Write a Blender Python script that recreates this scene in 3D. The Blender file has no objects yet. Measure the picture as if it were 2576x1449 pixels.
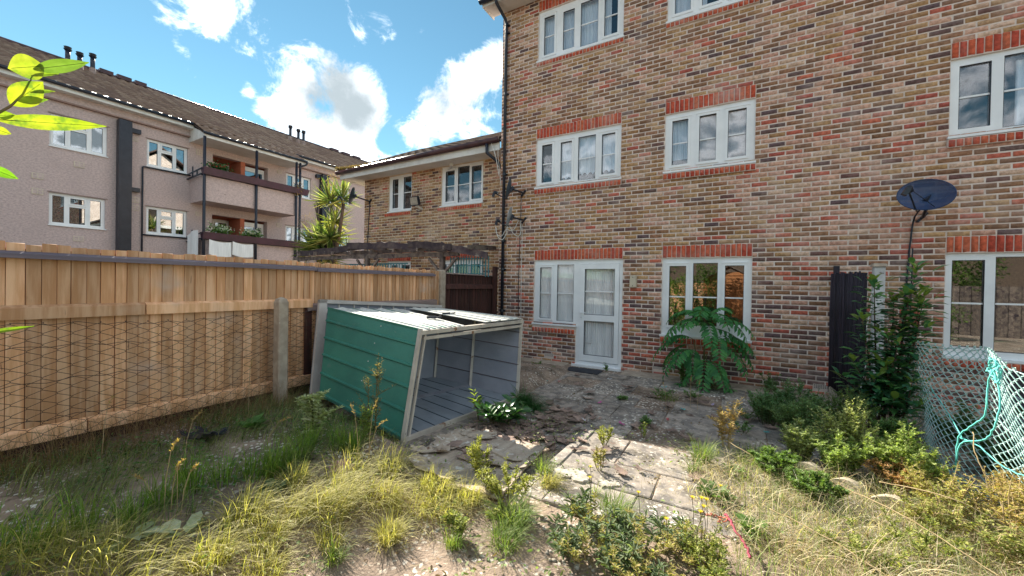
import bpy, math, random
import numpy as np
from mathutils import Matrix, Vector
random.seed(7)
rng = np.random.default_rng(11)
R = math.radians
SC = bpy.context.scene
COL = SC.collection

# ---------------------------------------------------------------- camera
# world: X runs along the front of the brick house, Y into the picture, Z up,
# the camera stands at the origin, about 1.6 m above the patio (z = -1.6)
cam_d = bpy.data.cameras.new('camera')
cam_d.sensor_width = 36
cam_d.lens = 982.36 / 2576 * 36
cam_d.clip_start = 0.02
cam_d.clip_end = 3000
cam = bpy.data.objects.new('camera', cam_d)
COL.objects.link(cam)
YAW, PITCH, ROLL = 0.529667437, -0.00832024885, 0.0178797405
rot = Matrix.Rotation(YAW, 3, 'Z') @ Matrix.Rotation(PITCH, 3, 'X') @ Matrix.Rotation(math.pi / 2, 3, 'X') @ Matrix.Rotation(ROLL, 3, 'Z')
cam.matrix_world = rot.to_4x4()
SC.camera = cam
CAMI = np.array(rot.transposed())
SC.view_settings.view_transform = 'Standard'
SC.view_settings.look = 'None'
SC.view_settings.gamma = 1
SC.view_settings.use_curve_mapping = False
SC.view_settings.exposure = 1.5
SC.render.resolution_x = 1024
SC.render.resolution_y = 576
SC.cycles.max_bounces = 8
SC.cycles.transparent_max_bounces = 24
SC.cycles.caustics_reflective = False
SC.cycles.caustics_refractive = False
SC.cycles.use_denoising = True

# ---------------------------------------------------------------- sun and sky
SUN = Vector((-1.38, 0.64, 1.0)).normalized()
sl = bpy.data.lights.new('sun', 'SUN')
sl.energy = 4.9
sl.angle = R(0.55)
sl.color = (1.0, 0.93, 0.80)
so = bpy.data.objects.new('sun', sl)
COL.objects.link(so)
so.rotation_euler = SUN.to_track_quat('Z', 'Y').to_euler()

W = bpy.data.worlds.new('World')
SC.world = W
W.use_nodes = True
nt = W.node_tree
nt.nodes.clear()
def wn(t, **k):
    n = nt.nodes.new(t)
    for a, b in k.items():
        setattr(n, a, b)
    return n
def wl(a, b):
    nt.links.new(a, b)
def wmath(op, a, b=None, clamp=False):
    n = wn('ShaderNodeMath', operation=op, use_clamp=clamp)
    for i, v in enumerate((a, b)):
        if v is None: continue
        if hasattr(v, 'links'): wl(v, n.inputs[i])
        else: n.inputs[i].default_value = v
    return n.outputs[0]
sky = wn('ShaderNodeTexSky', sky_type='NISHITA')
sky.sun_disc = False
sky.sun_elevation = math.asin(SUN.z)
sky.sun_rotation = math.atan2(SUN.x, SUN.y)
sky.altitude = 50
sky.air_density = 1.0
sky.dust_density = 0.0
sky.ozone_density = 3.0
tc = wn('ShaderNodeTexCoord')
D = tc.outputs['Generated']
sep = wn('ShaderNodeSeparateXYZ'); wl(D, sep.inputs[0])
zz = wmath('MAXIMUM', sep.outputs[2], 0.03)
zc = wmath('ADD', zz, 0.22)
pl = wn('ShaderNodeCombineXYZ')
wl(wmath('DIVIDE', sep.outputs[0], zc), pl.inputs[0])
wl(wmath('DIVIDE', sep.outputs[1], zc), pl.inputs[1])
def noise(scale, detail, rough, vec, dist=0.0, off=None):
    n = wn('ShaderNodeTexNoise')
    n.inputs['Scale'].default_value = scale
    n.inputs['Detail'].default_value = detail
    n.inputs['Roughness'].default_value = rough
    n.inputs['Distortion'].default_value = dist
    if off:
        m = wn('ShaderNodeVectorMath', operation='ADD'); wl(vec, m.inputs[0]); m.inputs[1].default_value = off
        vec = m.outputs[0]
    wl(vec, n.inputs['Vector'])
    return n.outputs[0]
n1 = noise(3.4, 12, 0.62, pl.outputs[0], 0.15)
n2 = noise(10.0, 12, 0.66, D, 0.5)
BLOBS = [((-0.805, 0.486, 0.341), 170, 1.0), ((-0.756, 0.507, 0.414), 190, .95), ((-0.736, 0.55, 0.394), 200, .95), ((-0.828, 0.483, 0.285), 300, .85),
         ((-0.763, 0.572, 0.302), 170, .8), ((-0.773, 0.529, 0.351), 130, .8),
         ((-0.70, 0.64, 0.27), 220, .8), ((-0.66, 0.70, 0.245), 260, .6),
         ((-0.612, 0.69, 0.388), 230, .95), ((-0.568, 0.707, 0.422), 230, .9), ((-0.534, 0.705, 0.467), 320, .9), ((-0.493, 0.724, 0.483), 260, .9),
         ((-0.654, 0.67, 0.352), 400, .8), ((-0.542, 0.75, 0.378), 220, .8),
         ((-0.851, 0.281, 0.443), 500, .62), ((-0.854, 0.305, 0.423), 600, .62), ((-0.851, 0.265, 0.454), 600, .55),
         ((-0.813, 0.33, 0.48), 420, .95), ((-0.792, 0.358, 0.494), 460, .85), ((-0.816, 0.343, 0.465), 460, .7),
         ((-0.818, 0.37, 0.441), 1400, .6), ((-0.841, 0.396, 0.369), 1500, .6), ((-0.684, 0.508, 0.523), 160, .28), ((-0.644, 0.553, 0.529), 220, .28)]
acc = None
for c, k, a in BLOBS:
    v = Vector(c).normalized()
    dp = wn('ShaderNodeVectorMath', operation='DOT_PRODUCT'); wl(D, dp.inputs[0]); dp.inputs[1].default_value = v
    e = wmath('EXPONENT', wmath('MULTIPLY', wmath('SUBTRACT', dp.outputs['Value'], 1.0), float(k) * 1.35))
    e = wmath('MULTIPLY', e, a)
    acc = e if acc is None else wmath('MAXIMUM', acc, e)
# a scattered field of cumulus over the rest of the sky
far = wn('ShaderNodeVectorMath', operation='DOT_PRODUCT'); wl(D, far.inputs[0]); far.inputs[1].default_value = Vector((-0.60, 0.66, 0.45)).normalized()
away = wn('ShaderNodeMapRange'); away.inputs[1].default_value = 0.72; away.inputs[2].default_value = 0.45; wl(far.outputs['Value'], away.inputs[0])
n0 = noise(1.7, 3, 0.5, pl.outputs[0], 0.0, (3.1, 7.7, 0))
gen = wmath('MULTIPLY', wmath('MULTIPLY', wmath('SUBTRACT', n0, 0.37), 4.6, True), away.outputs[0])
acc = wmath('MAXIMUM', acc, gen)
nn = wmath('ADD', wmath('MULTIPLY', n1, 0.35), wmath('MULTIPLY', n2, 0.65))
dens = wmath('ADD', acc, wmath('MULTIPLY', wmath('SUBTRACT', nn, 0.5), 3.2))
up = wn('ShaderNodeMapRange'); up.inputs[1].default_value = -0.02; up.inputs[2].default_value = 0.06; wl(sep.outputs[2], up.inputs[0])
dens = wmath('MULTIPLY', dens, up.outputs[0])
mask = wn('ShaderNodeMapRange', interpolation_type='SMOOTHSTEP'); mask.inputs[1].default_value = 0.40; mask.inputs[2].default_value = 0.86; wl(dens, mask.inputs[0])
thick = wn('ShaderNodeMapRange', interpolation_type='SMOOTHSTEP'); thick.inputs[1].default_value = 0.66; thick.inputs[2].default_value = 1.05; wl(dens, thick.inputs[0])
n3 = noise(4.0, 4, 0.5, D, 0.0, (5, 2, 1))
core = None
for c, k, a in (((-0.756, 0.52, 0.405), 150, .95), ((-0.735, 0.555, 0.385), 180, .9), ((-0.79, 0.51, 0.375), 240, .8), ((-0.70, 0.60, 0.36), 300, .7), ((-0.77, 0.55, 0.32), 200, .55), ((-0.600, 0.695, 0.395), 240, .8), ((-0.56, 0.72, 0.40), 300, .75), ((-0.50, 0.73, 0.465), 400, .6)):
    dp = wn('ShaderNodeVectorMath', operation='DOT_PRODUCT'); wl(D, dp.inputs[0]); dp.inputs[1].default_value = Vector(c).normalized()
    e = wmath('MULTIPLY', wmath('EXPONENT', wmath('MULTIPLY', wmath('SUBTRACT', dp.outputs['Value'], 1.0), float(k))), a)
    core = e if core is None else wmath('MAXIMUM', core, e)
core = wmath('MAXIMUM', core, wmath('MULTIPLY', away.outputs[0], thick.outputs[0]))
n4 = noise(7.0, 8, 0.62, D, 0.2, (2, 9, 4))
cr = wn('ShaderNodeMapRange', interpolation_type='SMOOTHSTEP'); cr.inputs[1].default_value = 0.10; cr.inputs[2].default_value = 0.98
wl(wmath('ADD', core, wmath('MULTIPLY', wmath('SUBTRACT', n4, 0.5), 1.7)), cr.inputs[0])
th = cr.outputs[0]
cm = wn('ShaderNodeMix', data_type='RGBA'); cm.inputs['A'].default_value = (8.0, 8.3, 8.7, 1); cm.inputs['B'].default_value = (2.1, 2.45, 2.65, 1)
wl(th, cm.inputs['Factor'])
tint = wn('ShaderNodeMix', data_type='RGBA', blend_type='MULTIPLY'); tint.inputs['Factor'].default_value = 1.0
wl(sky.outputs[0], tint.inputs['A']); tint.inputs['B'].default_value = (0.50, 0.65, 0.54, 1)
mx = wn('ShaderNodeMix', data_type='RGBA')
wl(mask.outputs[0], mx.inputs['Factor']); wl(tint.outputs['Result'], mx.inputs['A']); wl(cm.outputs['Result'], mx.inputs['B'])
bg = wn('ShaderNodeBackground'); bg.inputs[1].default_value = 0.10
wl(mx.outputs['Result'], bg.inputs[0])
wo = wn('ShaderNodeOutputWorld'); wl(bg.outputs[0], wo.inputs[0])

# ---------------------------------------------------------------- materials
def nd(nt, t, **k):
    n = nt.nodes.new(t)
    for a, b in k.items(): setattr(n, a, b)
    return n
def c4(c): return (c[0], c[1], c[2], 1)
def mixc(nt, fac, a, b, blend='MIX'):
    m = nd(nt, 'ShaderNodeMix', data_type='RGBA', blend_type=blend)
    for key, v in (('Factor', fac), ('A', a), ('B', b)):
        if hasattr(v, 'links'): nt.links.new(v, m.inputs[key])
        elif key == 'Factor': m.inputs[key].default_value = v
        else: m.inputs[key].default_value = c4(v)
    return m.outputs['Result']
def nz(nt, vec, scale, detail=5, rough=.55, dist=0.):
    n = nd(nt, 'ShaderNodeTexNoise')
    n.inputs['Scale'].default_value = scale; n.inputs['Detail'].default_value = detail
    n.inputs['Roughness'].default_value = rough; n.inputs['Distortion'].default_value = dist
    nt.links.new(vec, n.inputs['Vector'])
    return n.outputs[0]
def ramp(nt, v, a, b, smooth=True):
    m = nd(nt, 'ShaderNodeMapRange', interpolation_type='SMOOTHSTEP' if smooth else 'LINEAR')
    m.inputs[1].default_value = a; m.inputs[2].default_value = b
    nt.links.new(v, m.inputs[0])
    return m.outputs[0]
def mat(name, c1, c2=None, scale=6., stretch=(1, 1, 1), rough=.75, bump=.25, bscale=None, spots=None, spots2=None, vcol=False, rnd=0., metal=0., transl=0., lo=.35, hi=.65, bdist=.004, spec=.4, vorn=None):
    """procedural surface: two colours mixed by noise, spots/stains, per-object or per-piece tone, relief"""
    m = bpy.data.materials.new(name); m.use_nodes = True
    nt = m.node_tree; nt.nodes.clear()
    out = nd(nt, 'ShaderNodeOutputMaterial'); bs = nd(nt, 'ShaderNodeBsdfPrincipled')
    bs.inputs['Roughness'].default_value = rough; bs.inputs['Metallic'].default_value = metal
    bs.inputs['Specular IOR Level'].default_value = spec
    geo = nd(nt, 'ShaderNodeNewGeometry')
    vm = nd(nt, 'ShaderNodeVectorMath', operation='MULTIPLY'); vm.inputs[1].default_value = stretch
    nt.links.new(geo.outputs['Position'], vm.inputs[0])
    vec = vm.outputs[0]
    if rnd:
        oi = nd(nt, 'ShaderNodeObjectInfo')
        ad = nd(nt, 'ShaderNodeVectorMath', operation='ADD'); nt.links.new(vec, ad.inputs[0])
        cx = nd(nt, 'ShaderNodeVectorMath', operation='SCALE'); cx.inputs[0].default_value = (13.1, 7.7, 5.3)
        nt.links.new(oi.outputs['Random'], cx.inputs['Scale']); nt.links.new(cx.outputs[0], ad.inputs[1])
        vec = ad.outputs[0]
    base = None
    n = nz(nt, vec, scale, 6, .6)
    if vcol:
        at = nd(nt, 'ShaderNodeAttribute', attribute_name='Col')
        base = at.outputs['Color']
        base = mixc(nt, ramp(nt, n, lo, hi), base, mixc(nt, 1., base, c2 or (.6, .6, .6), 'MULTIPLY'))
    else:
        base = mixc(nt, ramp(nt, n, lo, hi), c1, c2 or tuple(x * .7 for x in c1))
    if rnd:
        mr = nd(nt, 'ShaderNodeMapRange'); mr.inputs[3].default_value = 1 - rnd; mr.inputs[4].default_value = 1 + rnd
        nt.links.new(oi.outputs['Random'], mr.inputs[0])
        hs = nd(nt, 'ShaderNodeVectorMath', operation='SCALE'); nt.links.new(base, hs.inputs[0]); nt.links.new(mr.outputs[0], hs.inputs['Scale'])
        base = hs.outputs[0]
    for sp in (spots, spots2):
        if sp:
            col, sc_, a, b = sp[:4]
            v = nz(nt, geo.outputs['Position'] if len(sp) < 5 else vec, sc_, 4, .65)
            base = mixc(nt, ramp(nt, v, a, b), base, col)
    if vorn:   # round lichen blotches
        col, sc_, a, b = vorn
        vo = nd(nt, 'ShaderNodeTexVoronoi'); vo.inputs['Scale'].default_value = sc_
        dn = nd(nt, 'ShaderNodeTexNoise'); dn.inputs['Scale'].default_value = sc_ * 1.7; nt.links.new(geo.outputs['Position'], dn.inputs['Vector'])
        sc2 = nd(nt, 'ShaderNodeVectorMath', operation='SCALE'); sc2.inputs['Scale'].default_value = 0.9 / sc_; nt.links.new(dn.outputs['Color'], sc2.inputs[0])
        a2 = nd(nt, 'ShaderNodeVectorMath', operation='ADD'); nt.links.new(geo.outputs['Position'], a2.inputs[0]); nt.links.new(sc2.outputs[0], a2.inputs[1])
        nt.links.new(a2.outputs[0], vo.inputs['Vector'])
        big = ramp(nt, nz(nt, geo.outputs['Position'], 1.3, 3), .42, .62)
        thr = nd(nt, 'ShaderNodeMath', operation='MULTIPLY'); nt.links.new(ramp(nt, vo.outputs['Distance'], b, a), thr.inputs[0]); nt.links.new(big, thr.inputs[1])
        base = mixc(nt, thr.outputs[0], base, col)
    nt.links.new(base, bs.inputs['Base Color'])
    if bump:
        bp = nd(nt, 'ShaderNodeBump'); bp.inputs['Strength'].default_value = bump; bp.inputs['Distance'].default_value = bdist
        nt.links.new(nz(nt, vec, bscale or scale * 6, 5, .6), bp.inputs['Height'])
        nt.links.new(bp.outputs[0], bs.inputs['Normal'])
    if transl:
        tr = nd(nt, 'ShaderNodeBsdfTranslucent')
        nt.links.new(mixc(nt, 1., base, (1.5, 1.6, .72), 'MULTIPLY'), tr.inputs['Color'])
        ms = nd(nt, 'ShaderNodeMixShader'); ms.inputs[0].default_value = transl
        nt.links.new(bs.outputs[0], ms.inputs[1]); nt.links.new(tr.outputs[0], ms.inputs[2])
        nt.links.new(ms.outputs[0], out.inputs[0])
    else:
        nt.links.new(bs.outputs[0], out.inputs[0])
    return m
def glass(name, tintc, refl, fres=1.0, rough=.01, solid=None):
    m = bpy.data.materials.new(name); m.use_nodes = True
    nt = m.node_tree; nt.nodes.clear()
    out = nd(nt, 'ShaderNodeOutputMaterial')
    g = nd(nt, 'ShaderNodeBsdfGlossy'); g.inputs['Roughness'].default_value = rough
    if solid: t = nd(nt, 'ShaderNodeBsdfPrincipled'); t.inputs['Base Color'].default_value = c4(solid); t.inputs['Roughness'].default_value = .3
    else: t = nd(nt, 'ShaderNodeBsdfTransparent'); t.inputs['Color'].default_value = c4(tintc)
    f = nd(nt, 'ShaderNodeLayerWeight'); f.inputs[0].default_value = .5
    f2 = nd(nt, 'ShaderNodeMath', operation='POWER'); nt.links.new(f.outputs['Facing'], f2.inputs[0]); f2.inputs[1].default_value = 4
    a = nd(nt, 'ShaderNodeMath', operation='MULTIPLY_ADD', use_clamp=True); nt.links.new(f2.outputs[0], a.inputs[0]); a.inputs[1].default_value = fres * .6; a.inputs[2].default_value = refl
    ms = nd(nt, 'ShaderNodeMixShader'); nt.links.new(a.outputs[0], ms.inputs[0]); nt.links.new(t.outputs[0], ms.inputs[1]); nt.links.new(g.outputs[0], ms.inputs[2])
    nt.links.new(ms.outputs[0], out.inputs[0])
    return m

MT = {}
MT['brick'] = mat('brick', None, (.62, .58, .55), vcol=True, scale=22, rough=.9, bump=.6, bscale=70, bdist=.006, spots=((.05, .035, .03), 60, .66, .72), spots2=((.58, .46, .40), 1.7, .46, 1.0))
MT['mortar'] = mat('mortar', (.74, .635, .57), (.60, .50, .44), scale=5, rough=.95, bump=.5, bscale=90)
MT['mortar_c'] = mat('mortar_buff', (.70, .58, .44), (.56, .45, .33), scale=4, rough=.95, bump=.5, bscale=90)
MT['upvc'] = mat('white_upvc', (.82, .84, .86), (.76, .78, .80), scale=3, rough=.35, bump=.0)
MT['white'] = mat('white_paint', (.74, .74, .72), (.60, .60, .58), scale=3, rough=.6, bump=.1, spots=((.30, .27, .24), 2.5, .70, .78))
MT['soffit'] = mat('soffit_board', (.72, .70, .68), (.62, .60, .57), scale=2, rough=.7, bump=0)
MT['black'] = mat('black_plastic', (.012, .016, .028), (.02, .025, .04), scale=5, rough=.35, bump=.0)
MT['gutter'] = mat('brown_gutter', (.075, .03, .035), (.04, .018, .022), scale=3, rough=.35, bump=.0)
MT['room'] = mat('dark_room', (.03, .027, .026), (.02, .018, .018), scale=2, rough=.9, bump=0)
MT['glass'] = glass('window_glass', (1, 1, 1), .06, 1.0)
MT['glass_dark'] = glass('window_glass_dark_room', (.9, .95, .95), .24, 1.2)
MT['glass_up'] = glass('window_glass_upper', (.94, .97, 1.), .10, 1.3)
MT['glass_far'] = glass('far_window_glass', (.6, .7, .75), .38, 1.3)
MT['net'] = mat('net_curtain', (.88, .90, .91), (.78, .80, .82), scale=20, stretch=(1, 1, .1), rough=.9, bump=0, transl=0)
MT['drape'] = mat('beige_curtain', (.62, .52, .47), (.50, .42, .38), scale=60, rough=.95, bump=.5, bscale=200)
MT['render'] = mat('pebble_dash', (.60, .48, .46), (.45, .355, .345), scale=16, stretch=(1, 1, 1.6), rough=.95, bump=.7, bscale=26, bdist=.02, spots=((.20, .15, .15), 12, .66, .74), spots2=((.44, .35, .34), .9, .46, .95))
MT['terracotta'] = mat('terracotta_paint', (.52, .16, .09), (.46, .14, .08), scale=3, rough=.8, bump=.1)
MT['tile'] = mat('roof_tile', None, (.8, .77, .74), vcol=True, scale=10, spec=.05, rough=1., bump=.3, bscale=30, spots=((.34, .30, .25), 6, .66, .76))
MT['darkwood'] = mat('plum_board', (.075, .026, .045), (.05, .02, .03), scale=3, rough=.5, bump=.1)
MT['fence'] = mat('pale_fence_board', (.78, .49, .30), (.60, .32, .16), scale=5, stretch=(3, 3, .28), rough=.85, bump=.35, bscale=30, rnd=.26, lo=.36, hi=.62, spots=((.13, .055, .03), 7, .66, .73, 1), spots2=((.60, .46, .38), 1.1, .55, .75))
MT['rail'] = mat('weathered_rail', (.33, .25, .225), (.24, .18, .17), scale=5, stretch=(1, .2, 3), rough=.85, bump=.3, bscale=40)
MT['caprail'] = mat('grey_rail', (.20, .17, .20), (.14, .12, .15), scale=4, stretch=(1, .2, 3), rough=.8, bump=.3, bscale=40)
MT['joint_shade'] = mat('fence_joint_shade', (.16, .085, .05), (.10, .055, .035), scale=5, rough=1, bump=0)
MT['dfence'] = mat('dark_fence_board', (.075, .028, .022), (.045, .02, .018), scale=5, stretch=(4, 4, .3), rough=.85, bump=.4, bscale=40, rnd=.25, spots=((.15, .10, .06), 6, .62, .72, 1))
MT['conc'] = mat('concrete', (.45, .375, .30), (.33, .27, .215), scale=9, rough=.95, bump=.5, bscale=60, spots=((.13, .12, .10), 7, .66, .74), spots2=((.55, .50, .42), 14, .66, .72))
MT['oldwood'] = mat('weathered_timber', (.24, .19, .16), (.11, .085, .08), scale=6, stretch=(1.5, 1.5, 1.5), rough=.9, bump=.5, bscale=30, rnd=.25, spots=((.05, .035, .045), 5, .55, .68))
MT['darkbeam'] = mat('dark_weathered_beam', (.12, .09, .085), (.05, .035, .045), scale=5, rough=.9, bump=.6, bscale=20, rnd=.3, spots=((.26, .22, .19), 6, .60, .72))
MT['teal'] = mat('teal_trellis_paint', (.06, .22, .25), (.04, .15, .18), scale=6, rough=.7, bump=.2)

# ---------------------------------------------------------------- objects
def link(o, parent=None):
    COL.objects.link(o)
    if parent is not None: o.parent = parent
    return o
def tag(o, label=None, cat=None, group=None, kind=None):
    if label: o['label'] = label
    if cat: o['category'] = cat
    if group: o['group'] = group
    if kind: o['kind'] = kind
    return o
def empty(name, loc, label, cat, group=None, rz=0):
    o = bpy.data.objects.new(name, None); o.empty_display_size = .1
    link(o); o.location = loc; o.rotation_euler = (0, 0, rz)
    return tag(o, label, cat, group)
def V(*a): return Vector(a)

class Frame:
    """local frame on a wall: u along, v up, n outwards"""
    def __init__(s, o, u, n, v=(0, 0, 1)):
        s.o = Vector(o); s.u = Vector(u); s.n = Vector(n); s.v = Vector(v)
    def p(s, u, v, n=0.): return s.o + s.u * u + s.v * v + s.n * n

class MB:
    def __init__(s): s.v = []; s.f = []; s.m = []; s.c = None
    def add(s, vs, fs, mi=0):
        k = len(s.v); s.v += [tuple(x) for x in vs]
        for f in fs: s.f.append(tuple(k + i for i in f)); s.m.append(mi)
    def hexa(s, p, mi=0):
        """p: 8 corners, bottom 0-3 then top 4-7"""
        s.add(p, [(0, 3, 2, 1), (4, 5, 6, 7), (0, 1, 5, 4), (1, 2, 6, 5), (2, 3, 7, 6), (3, 0, 4, 7)], mi); return s
    def box(s, a, b, mi=0):
        (x0, y0, z0), (x1, y1, z1) = a, b
        return s.hexa([(x0, y0, z0), (x1, y0, z0), (x1, y1, z0), (x0, y1, z0), (x0, y0, z1), (x1, y0, z1), (x1, y1, z1), (x0, y1, z1)], mi)
    def fbox(s, F, u0, u1, v0, v1, n0, n1, mi=0):
        return s.hexa([F.p(u0, v0, n1), F.p(u1, v0, n1), F.p(u1, v0, n0), F.p(u0, v0, n0), F.p(u0, v1, n1), F.p(u1, v1, n1), F.p(u1, v1, n0), F.p(u0, v1, n0)], mi)
    def beam(s, a, b, w, h, up=(0, 0, 1), mi=0, w2=None, h2=None):
        a = Vector(a); b = Vector(b); d = (b - a).normalized(); up = Vector(up)
        x = d.cross(up)
        if x.length < 1e-4: x = d.cross(Vector((1, 0, 0)))
        x.normalize(); y = x.cross(d)
        w2 = w if w2 is None else w2; h2 = h if h2 is None else h2
        P = []
        for q, ww, hh in ((a, w, h), (b, w2, h2)):
            P += [q - x * ww / 2 - y * hh / 2, q + x * ww / 2 - y * hh / 2, q + x * ww / 2 + y * hh / 2, q - x * ww / 2 + y * hh / 2]
        return s.hexa(P, mi)
    def tube(s, pts, r, n=6, mi=0, cap=True):
        pts = [Vector(p) for p in pts]; k = len(s.v); L = len(pts)
        ref = None
        for i, p in enumerate(pts):
            d = (pts[min(i + 1, L - 1)] - pts[max(i - 1, 0)])
            if d.length < 1e-9: d = Vector((0, 0, 1))
            d.normalize()
            if ref is None: ref = d.orthogonal().normalized()
            x = (ref - d * ref.dot(d))
            if x.length < 1e-4: x = d.orthogonal()
            x.normalize(); y = d.cross(x); ref = x
            rr = r[i] if hasattr(r, '__len__') else r
            for j in range(n):
                a = 2 * math.pi * j / n
                s.v.append(tuple(p + (x * math.cos(a) + y * math.sin(a)) * rr))
        for i in range(L - 1):
            for j in range(n):
                s.f.append((k + i * n + j, k + i * n + (j + 1) % n, k + (i + 1) * n + (j + 1) % n, k + (i + 1) * n + j)); s.m.append(mi)
        if cap:
            s.f.append(tuple(k + j for j in reversed(range(n)))); s.m.append(mi)
            s.f.append(tuple(k + (L - 1) * n + j for j in range(n))); s.m.append(mi)
        return s
    def grid(s, fn, nu, nv, mi=0):
        k = len(s.v)
        for i in range(nu + 1):
            for j in range(nv + 1): s.v.append(tuple(fn(i / nu, j / nv)))
        for i in range(nu):
            for j in range(nv):
                a = k + i * (nv + 1) + j
                s.f.append((a, a + nv + 1, a + nv + 2, a + 1)); s.m.append(mi)
        return s
    def mesh(s, name, mats, smooth=False):
        me = bpy.data.meshes.new(name); me.from_pydata(s.v, [], s.f)
        for q in (mats if isinstance(mats, (list, tuple)) else [mats]): me.materials.append(MT[q] if isinstance(q, str) else q)
        if any(s.m): me.polygons.foreach_set('material_index', s.m)
        if smooth: me.polygons.foreach_set('use_smooth', [True] * len(me.polygons))
        me.update(); return me
    def obj(s, name, mats, parent=None, smooth=False, **k):
        o = bpy.data.objects.new(name, s.mesh(name, mats, smooth))
        return tag(link(o, parent), **k)
def inst(name, me, parent, M=None, loc=None):
    o = bpy.data.objects.new(name, me); link(o, parent)
    if M is not None: o.matrix_local = M
    if loc is not None: o.location = loc
    return o
def setcol(me, cols):
    """cols: (nverts,3)"""
    a = me.color_attributes.new('Col', 'FLOAT_COLOR', 'POINT')
    c = np.ones((len(me.vertices), 4), np.float32); c[:, :3] = cols
    a.data.foreach_set('color', c.ravel())
def npmesh(name, v, f, mats, cols=None, smooth=False):
    """v (N,3), f (M,3|4)"""
    me = bpy.data.meshes.new(name)
    v = np.ascontiguousarray(v, np.float32); f = np.ascontiguousarray(f, np.int32); n = f.shape[1]
    me.vertices.add(len(v)); me.vertices.foreach_set('co', v.ravel())
    me.loops.add(f.size); me.loops.foreach_set('vertex_index', f.ravel())
    me.polygons.add(len(f)); me.polygons.foreach_set('loop_start', np.arange(0, f.size, n, dtype=np.int32))
    me.polygons.foreach_set('loop_total', np.full(len(f), n, np.int32))
    for q in (mats if isinstance(mats, (list, tuple)) else [mats]): me.materials.append(MT[q] if isinstance(q, str) else q)
    if smooth: me.polygons.foreach_set('use_smooth', np.ones(len(f), bool))
    me.update(calc_edges=True)
    if cols is not None: setcol(me, cols)
    return me
def to_px(P):
    q = np.asarray(P) @ CAMI.T
    z = np.maximum(-q[:, 2], 1e-3)
    u = 2048 + 982.36 * 1.59 * q[:, 0] / z; v = 1152 - 982.36 * 1.59 * q[:, 1] / z
    ok = (-q[:, 2] > .05) & (u > -60) & (u < 4156) & (v > -60) & (v < 2364)
    return u, v, z, ok
def pieces(name, variants, mats, places, parent, limit=300, size=None):
    """places: list of (variant, 4x4 Matrix). The ones showing largest become objects that share
    mesh data, the rest one joined part. variants: list of (verts, quads, colour)"""
    M = np.array([np.array(m) for _, m in places]); vi = np.array([v for v, _ in places])
    u, v, z, ok = to_px(M[:, :3, 3])
    area = np.linalg.norm(M[:, :3, 0], axis=1) * np.linalg.norm(M[:, :3, 2], axis=1)
    sc = np.where(ok, area / z ** 2, 0) + 1e-9 / z
    order = np.argsort(-sc)
    inf = parent.matrix_world.inverted() if parent and parent.type == 'EMPTY' else None
    pinv = Matrix.Translation(-Vector(parent.location)) if parent else Matrix()
    mes = {}
    for i in order[:limit]:
        k = vi[i]
        if k not in mes:
            vv, ff, cc = variants[k]
            mes[k] = npmesh(name, vv, ff, mats, None if cc is None else np.tile(cc, (len(vv), 1)))
        inst(name, mes[k], parent, pinv @ Matrix(M[i].tolist()))
    rest = order[limit:]
    if len(rest):
        VV = []; FF = []; CC = []; k0 = 0
        for k in sorted(set(vi[rest].tolist())):
            idx = rest[vi[rest] == k]; vv, ff, cc = variants[k]
            h = np.hstack([vv, np.ones((len(vv), 1))])
            w = np.einsum('nij,vj->nvi', M[idx], h)[:, :, :3].reshape(-1, 3)
            VV.append(w); FF.append((ff[None] + (np.arange(len(idx)) * len(vv))[:, None, None]).reshape(-1, ff.shape[1]) + k0)
            CC.append(np.tile(cc if cc is not None else (1, 1, 1), (len(w), 1))); k0 += len(w)
        w = np.vstack(VV)
        if parent: w = w - np.array(parent.location)
        me = npmesh(name, w, np.vstack(FF), mats, np.vstack(CC))
        tag(inst(name + '_field', me, parent), kind='stuff')

def brick_mesh(seed, ch=.035, rough=.012):
    """unit brick: x 0..1 along, z 0..1 up, y -1 (front) .. 0; irregular arrises"""
    r = np.random.default_rng(seed)
    def ring(y, i): 
        c = np.array([[i, y, i * 3], [1 - i, y, i * 3], [1 - i, y, 1 - i * 3], [i, y, 1 - i * 3]], float)
        c[:, 0] += r.uniform(-rough, rough, 4); c[:, 2] += r.uniform(-rough * 3, rough * 3, 4); return c
    v = np.vstack([ring(0, 0), ring(-.8, .0), ring(-1, ch * .6)])
    f = []
    for k in (0, 4):
        for j in range(4): f.append((k + j, k + (j + 1) % 4, k + 4 + (j + 1) % 4, k + 4 + j))
    f.append((8, 9, 10, 11))
    return v, np.array(f)
def holes(u0, u1, v0, v1, rects):
    """cells of a rectangle left over when rects (a0,a1,b0,b1) are cut out"""
    us = sorted({u0, u1, *[min(max(x, u0), u1) for r in rects for x in r[:2]]})
    vs = sorted({v0, v1, *[min(max(x, v0), v1) for r in rects for x in r[2:4]]})
    out = []
    for b0, b1 in zip(vs, vs[1:]):
        run = None
        for a0, a1 in zip(us, us[1:]):
            c = ((a0 + a1) / 2, (b0 + b1) / 2)
            solid = not any(r[0] < c[0] < r[1] and r[2] < c[1] < r[3] for r in rects)
            if solid and run is None: run = a0
            if not solid and run is not None: out.append((run, a0, b0, b1)); run = None
        if run is not None: out.append((run, us[-1], b0, b1))
    return out

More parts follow.
